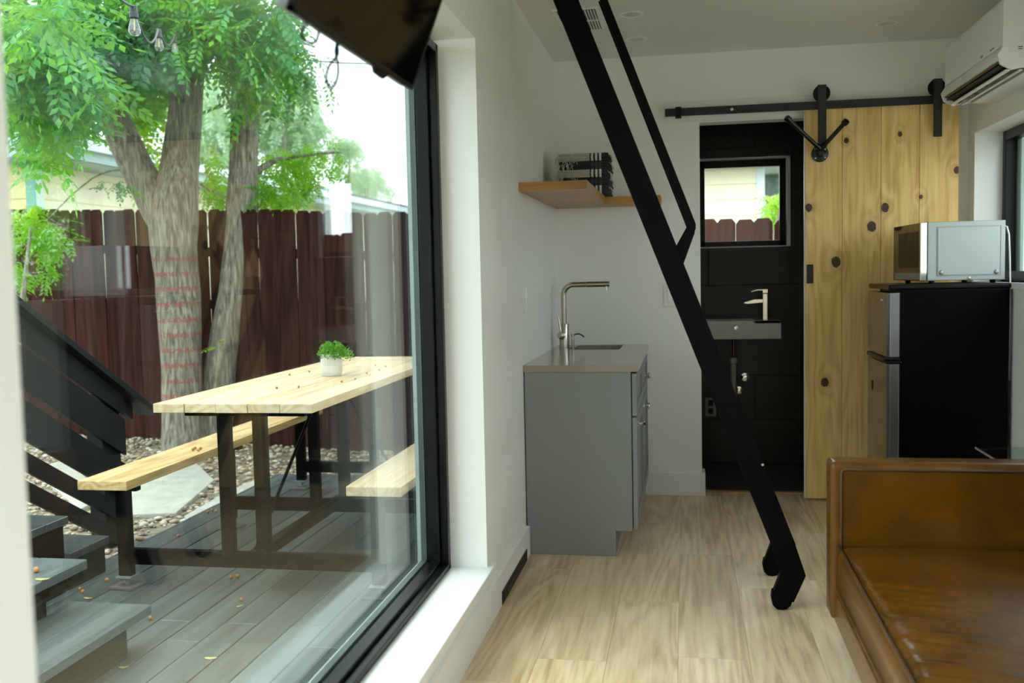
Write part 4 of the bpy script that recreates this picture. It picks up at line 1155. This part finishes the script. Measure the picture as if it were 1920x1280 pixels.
def foliage(name, pts, mat, parent, n_ind=0, droop=.5):
    pts = sorted(pts, key=lambda p_: (p_[0] - CAM).length / p_[1])
    meshes = []
    for i, (Vs, Fs) in enumerate(SPR):
        me = bpy.data.meshes.new('leaf_sprig'); me.from_pydata([tuple(v_) for v_ in Vs], [], [tuple(int(q) for q in f_) for f_ in Fs]); me.materials.append(mat); meshes.append(me)
    V_, F_, off = [], [], 0
    for i, (p_, sc) in enumerate(pts):
        k = rng.integers(8); yaw = rng.uniform(0, 2 * PI); pit = rng.uniform(-.3, 1.1) * droop * 2; roll = rng.uniform(-.6, .6)
        if i < n_ind:
            o = meshobj('leaf_sprig', meshes[k], None, parent, tuple(p_ - parent.location), (roll, pit, yaw)); o.scale = (sc,) * 3
        else:
            v_ = (SPR[k][0] * sc) @ rotm(yaw, pit, roll).T + np.array(p_)
            V_.append(v_); F_.append(SPR[k][1] + off); off += len(v_)
    if V_: 
        o = npmesh(name, np.concatenate(V_) - np.array(parent.location), np.concatenate(F_), mat, parent, 'stuff')

base1 = PD(345, 838, 8.85)
t1 = thing('forked_tree', 'big forked leafy tree with red painted rings on its trunk', 'tree', (base1.x, base1.y, -.2))
b = trunk_bm(NB(), [(348, 880, 96, 8.8), (345, 838, 86, 8.8), (342, 790, 76, 8.8), (341, 700, 73, 8.8), (337, 620, 76, 8.8), (334, 540, 80, 8.85), (328, 460, 86, 8.85), (326, 400, 88, 8.85), (333, 350, 76, 8.85),
                        (338, 300, 68, 8.9), (346, 220, 64, 8.9), (352, 140, 60, 8.9), (360, 60, 57, 8.9), (366, -20, 54, 8.9), (372, -140, 48, 8.9)], 30)
obj('trunk', b, bark_marked, t1, True)
b = trunk_bm(NB(), [(318, 440, 50, 8.85), (292, 385, 62, 8.85), (268, 335, 62, 8.85), (243, 285, 60, 8.8), (214, 225, 56, 8.7), (180, 170, 52, 8.5), (130, 115, 50, 8.3), (75, 55, 46, 8.1), (10, 0, 42, 7.9), (-80, -70, 36, 7.6)], 24, 4)
obj('branch', b, bark, t1, True)
for pth in ([(420, 170, 4, 8.9), (455, 250, 4, 8.9), (470, 300, 3, 8.9)], [(375, 345, 4, 8.9), (400, 360, 3, 8.9), (420, 368, 3, 8.9)], [(243, 318, 3.5, 8.8), (190, 325, 3, 8.7), (135, 365, 2.6, 8.6), (85, 415, 2.2, 8.5)], [(350, 0, 7, 8.5), (400, 5, 6, 8.2), (470, 15, 5, 8)]):
    obj('twig', trunk_bm(NB(), pth, 8), bark, t1, True)
spec1 = [(70, 60, 95, 95, 5.4, 8.5, 430, 1.0), (90, 20, 60, 50, 4.9, 6, 60, .9), (170, 60, 70, 60, 7.4, 8.6, 180, 1.0), (240, 40, 130, 80, 7.4, 8.8, 480, 1.0), (105, 165, 105, 75, 5.6, 8.2, 400, 1.0),
         (300, 20, 140, 60, 7.6, 9.5, 330, 1), (70, 235, 55, 40, 5.8, 7.2, 60, .9), (150, 185, 50, 35, 6, 8, 40, .9), (95, 290, 22, 26, 5.6, 6.0, 9, .8),
         (230, 140, 120, 70, 8.9, 10.5, 300, 1.0), (200, -70, 260, 55, 7.2, 10, 400, 1.05), (440, 30, 110, 62, 7.4, 9.0, 330, 1), (420, 85, 60, 40, 7.4, 8.5, 60, 1),
         (240, 90, 200, 80, 9, 11.5, 420, 1.1), (80, 100, 110, 100, 8.8, 11, 300, 1.1), (212, 352, 26, 22, 8.3, 8.7, 16, .55)]
foliage('foliage', blobs(spec1), leaf_tree, t1, 200)
# light pinnate sprays behind the trunks
foliage('back_foliage', blobs([(250, 170, 80, 90, 9.3, 10.8, 170, .9), (285, 290, 30, 70, 9.2, 10.5, 60, .9)]), leaf_bright, t1)

base2 = PD(402, 800, 9.1)
t2 = thing('leaning_tree', 'slimmer leaning tree trunk just right of the forked tree', 'tree', (base2.x, base2.y, -.2))
b = trunk_bm(NB(), [(398, 850, 72, 9.0), (403, 800, 66, 9.0), (408, 745, 62, 9.0), (416, 680, 58, 9.0), (427, 610, 54, 9.0), (440, 530, 56, 9.0), (450, 455, 56, 9.0), (455, 380, 56, 9.0), (457, 300, 52, 9.0),
                        (459, 220, 50, 9.0), (460, 140, 48, 9.0), (461, 60, 46, 9.0), (459, -20, 42, 9.0), (457, -120, 38, 9.0)], 26, 9)
obj('trunk', b, bark, t2, True)
obj('branch', trunk_bm(NB(), [(470, 330, 14, 9.0), (520, 300, 10, 9.2), (580, 290, 7, 9.4), (640, 285, 4, 9.6)], 10), bark, t2, True)
foliage('foliage', blobs([(490, 60, 75, 60, 8, 9.6, 210, .9), (520, 110, 75, 55, 8.2, 9.8, 150, .9), (470, 150, 50, 60, 8.2, 9, 70, .9), (580, 150, 35, 40, 8.5, 9.8, 22, .8)]), leaf_tree, t2)
foliage('low_foliage', blobs([(530, 325, 55, 48, 8.9, 10.2, 170, .7), (600, 298, 52, 34, 9.2, 10.2, 90, .7), (505, 360, 30, 22, 8.8, 9.2, 40, .6), (570, 352, 45, 14, 9, 9.6, 16, .5), (400, 330, 20, 60, 9.3, 10.3, 60, .8), (400, 400, 18, 20, 9.1, 9.3, 20, .6), (412, 640, 12, 12, 8.55, 8.6, 6, .45)]), leaf_bright, t2)

def shrub(name, label, cat, spec, mat, trunkp=None, group=None):
    c_ = PD(spec[0][0], spec[0][1], spec[0][4])
    t = thing(name, label, cat, (c_.x, c_.y, -.2), group)
    foliage('foliage', blobs(spec), mat, t)
    bm = T([(c_.x - .25, c_.y, -.25), (c_.x - .2, c_.y, c_.z * .4), (c_.x, c_.y, c_.z)], [.05 * spec[0][4] / 8, .035 * spec[0][4] / 8, .01])
    obj('stem', bm, bark, t, True)
    return t
shrub('leafy_shrub', 'bright green shrub leaning over the fence at the left window edge', 'shrub', [(58, 425, 52, 45, 7.7, 8.4, 200, .6), (62, 500, 48, 30, 7.7, 8.3, 60, .6), (100, 450, 35, 30, 7.7, 8.3, 40, .6)], leaf_bright)
# distant pale trees
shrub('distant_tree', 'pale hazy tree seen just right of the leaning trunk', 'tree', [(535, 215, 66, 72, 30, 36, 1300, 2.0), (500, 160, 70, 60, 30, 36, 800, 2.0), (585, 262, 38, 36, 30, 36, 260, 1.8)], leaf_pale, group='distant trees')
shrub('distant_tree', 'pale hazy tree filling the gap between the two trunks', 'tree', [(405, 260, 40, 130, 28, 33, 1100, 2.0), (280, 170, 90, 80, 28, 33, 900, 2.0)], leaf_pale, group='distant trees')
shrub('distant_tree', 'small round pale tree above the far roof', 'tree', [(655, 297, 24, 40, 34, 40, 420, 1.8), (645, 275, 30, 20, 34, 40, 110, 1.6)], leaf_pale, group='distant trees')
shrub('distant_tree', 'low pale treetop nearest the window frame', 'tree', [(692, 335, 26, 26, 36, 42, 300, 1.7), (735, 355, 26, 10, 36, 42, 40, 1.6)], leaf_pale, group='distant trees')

# ------------------------------------------------------------------ houses beyond the fence
hs = thing('yellow_house', 'yellow house with blue-grey eaves behind the forked tree', 'house', (-6, 14, -.2))
A0 = PD(74, 514, 11.6); A1 = PD(773, 501, 26.5)
A0.z = A1.z = 0
dv = (A1 - A0); LL = dv.length; dv.normalize(); nv = Vector((-dv.y, dv.x, 0))     # nv points left, into the house
def hbox(a, c_, n0, n1, z0, z1, m, name, par=hs):
    """box from along-wall a to c_, offset n0..n1 behind the wall"""
    b = NB(); vs = [b.verts.new(A0 + dv * s_ + nv * q + Vector((0, 0, z))) for s_ in (a, c_) for q in (n0, n1) for z in (z0, z1)]
    for f_ in ((0, 1, 3, 2), (4, 6, 7, 5), (0, 4, 5, 1), (2, 3, 7, 6), (0, 2, 6, 4), (1, 5, 7, 3)): b.faces.new([vs[i_] for i_ in f_])
    return obj(name, b, m, par)
hbox(.02, LL, .02, 6, -.3, 2.75, siding_cream, 'wall')
for k in range(14):
    z0 = -.2 + k * .21
    hbox(.02, LL, .0, .03, z0, z0 + .20, siding_cream, 'siding_board')
    hbox(-.01, .02, .02, 6, z0, z0 + .20, siding_y, 'siding_board')
hbox(-.03, .02, -.02, .10, -.3, 2.75, teal_trim, 'corner_trim'); hbox(-.02, .12, -.03, .0, -.3, 2.75, fascia_pale, 'corner_trim')
hbox(-.45, LL + .4, -.55, 6.4, 2.72, 2.76, fascia_m, 'soffit')
hbox(-.47, LL + .4, -.60, -.55, 2.74, 2.95, fascia_m, 'fascia'); hbox(-.50, -.45, -.6, 6.4, 2.74, 3.02, fascia_m, 'fascia')
hbox(-.47, LL + .4, -.68, -.60, 2.86, 2.98, fascia_pale, 'gutter')
b = NB()
q = [A0 + dv * -.5 + nv * -.66 + Vector((0, 0, 2.98)), A0 + dv * (LL + .4) + nv * -.66 + Vector((0, 0, 2.98)), A0 + dv * (LL + .4) + nv * 3 + Vector((0, 0, 3.45)), A0 + dv * -.5 + nv * 3 + Vector((0, 0, 3.45))]
vs = [b.verts.new(x_) for x_ in q] + [b.verts.new(x_ + Vector((0, 0, .05))) for x_ in q]
for f_ in ((0, 1, 2, 3), (4, 5, 6, 7), (0, 1, 5, 4), (1, 2, 6, 5), (2, 3, 7, 6), (3, 0, 4, 7)): b.faces.new([vs[i_] for i_ in f_])
obj('roof', b, shingle_m, hs)

h2 = thing('cream_house', 'cream house corner with pale blue trim behind the bathroom window', 'house', (.5, 12, -.2))
c0 = PD(1432, 400, 12.5)
obj('wall', B(c0.x - 2.2, c0.x, c0.y, c0.y + 5, -.3, 2.62), siding_cream, h2)
for k in range(14):
    z0 = -.2 + k * .2
    obj('siding_board', B(c0.x - 2.2, c0.x, c0.y - .02, c0.y, z0, z0 + .19), siding_cream, h2)
obj('corner_trim', B(c0.x - .09, c0.x + .012, c0.y - .035, c0.y + .08, -.3, 2.62), fascia_pale, h2)
obj('soffit', B(c0.x - 2.4, c0.x + .35, c0.y - .4, c0.y + 5, 2.60, 2.64), fascia_m, h2)
obj('fascia', B(c0.x - 2.4, c0.x + .35, c0.y - .43, c0.y - .40, 2.60, 2.78), fascia_pale, h2)
b = NB(); prism(b, [(c0.x - 2.5, 3.8), (c0.x + .4, 2.78), (c0.x + .4, 2.70), (c0.x - 2.5, 3.7)], 'y', c0.y - .43, c0.y + 5); obj('roof', b, shingle_m, h2)
b = NB(); prism(b, [(c0.x + .02, 2.66), (c0.x + 1.6, 2.30), (c0.x + 1.6, 1.9), (c0.x + .02, 1.5)], 'y', c0.y + 1.0, c0.y + 1.1); obj('gable_slope', b, shingle_m, h2)
shrub('garden_bush', 'yellow-green bush beyond the fence seen through the bathroom window', 'shrub', [(1462, 388, 26, 30, 9.0, 10.0, 160, .8)], leaf_bright)

# greenery on the right side of the house (seen by reflection and through the kitchen window)
hd = thing('side_hedge', 'tall green hedge outside the kitchen window', 'hedge', (4.2, 5, -.2))
V_, F_, off = [], [], 0
for _ in range(3600):
    p_ = np.array([rng.uniform(3.8, 5.0), rng.uniform(4.5, 11), rng.uniform(-.2, 2.7)])
    if rng.random() < .5: p_[0] = rng.uniform(3.7, 4.0)
    k = rng.integers(8); sc = rng.uniform(.9, 1.4)
    v_ = (SPR[k][0] * sc) @ rotm(rng.uniform(0, 6.28), rng.uniform(-.3, 1), rng.uniform(-.6, .6)).T + p_
    V_.append(v_); F_.append(SPR[k][1] + off); off += len(v_)
npmesh('foliage', np.concatenate(V_) - np.array(hd.location), np.concatenate(F_), leaf_hedge, hd, 'stuff')
for k in range(6): obj('stem', T([(4.3, 4.7 + 1.15 * k, -.25), (4.35, 4.75 + 1.15 * k, 2.2)], [.05, .02]), bark, hd)

# ------------------------------------------------------------------ string lights and wires
def catenary(a, c_, sag, n=14):
    return [a + (c_ - a) * (i / n) + Vector((0, 0, -sag * 4 * (i / n) * (1 - i / n))) for i in range(n + 1)]
S = [PD(205, -20, 4.2), PD(250, 12, 4.6), PD(297, 55, 6.0), PD(327, 68, 7.0)]
bl = None
names = ('nearest and largest of the three hanging string bulbs', 'middle one of the three hanging string bulbs', 'farthest and smallest of the three hanging string bulbs')
sw = thing('string_light_cable', 'dark cable the outdoor string bulbs hang from', 'cable', tuple(S[0]))
for a, c_, sg in ((S[0], S[1], .01), (S[1], S[2], .12), (S[2], S[3], .08), (S[3], PD(345, 30, 8.5), .02)):
    obj('cable_span', T(catenary(a, c_, sg), .006, 8), wire_m, sw, True)
for k in range(3):
    p_ = S[k + 1]; h_ = (PD(250, 12, 4.6 if k == 0 else 6 if k == 1 else 7.0) - PD(250, 60, 4.6 if k == 0 else 6 if k == 1 else 7)).length
    sc = (1.0, .95, .84)[k]
    t = thing('string_light', 'clear Edison-style bulb, ' + names[k], 'bulb', tuple(p_), 'outdoor string bulbs')
    t['label'] = 'clear pear-shaped bulb in a black socket, ' + names[k]
    o3 = Vector(p_)
    obj('socket', lathe(NB(), [(.008 * sc, .004), (.017 * sc, 0), (.019 * sc, -.030 * sc), (.021 * sc, -.032 * sc), (.021 * sc, -.052 * sc), (.016 * sc, -.054 * sc)], o3, 18), socket_m, t, 'auto')
    obj('bulb_glass', lathe(NB(), [(.013 * sc, -.052 * sc), (.017 * sc, -.065 * sc), (.024 * sc, -.090 * sc), (.0285 * sc, -.108 * sc), (.027 * sc, -.122 * sc), (.018 * sc, -.134 * sc), (.004 * sc, -.138 * sc)], o3, 20), bulb_m, t, True)
    obj('filament', lathe(NB(), [(.002 * sc, -.055 * sc), (.003 * sc, -.075 * sc), (.003 * sc, -.112 * sc), (.001 * sc, -.114 * sc)], o3, 8), fil_m, t)
for k, dz in enumerate((0, 5)):
    pts = [PD(-60, 0 + dz, 7.0), PD(60, 30 + dz, 7.3), PD(180, 62 + dz * .6, 7.8), PD(320, 86 + dz * .3, 8.4), PD(480, 105, 9.2), PD(640, 118, 10.2), PD(800, 122, 11.5)]
    tag(obj('overhead_wire', T(pts, .007, 8), wire_m, None, True), ('upper' if k == 0 else 'lower') + ' of two thin black wires crossing in front of the tree', 'wire', 'overhead wires')
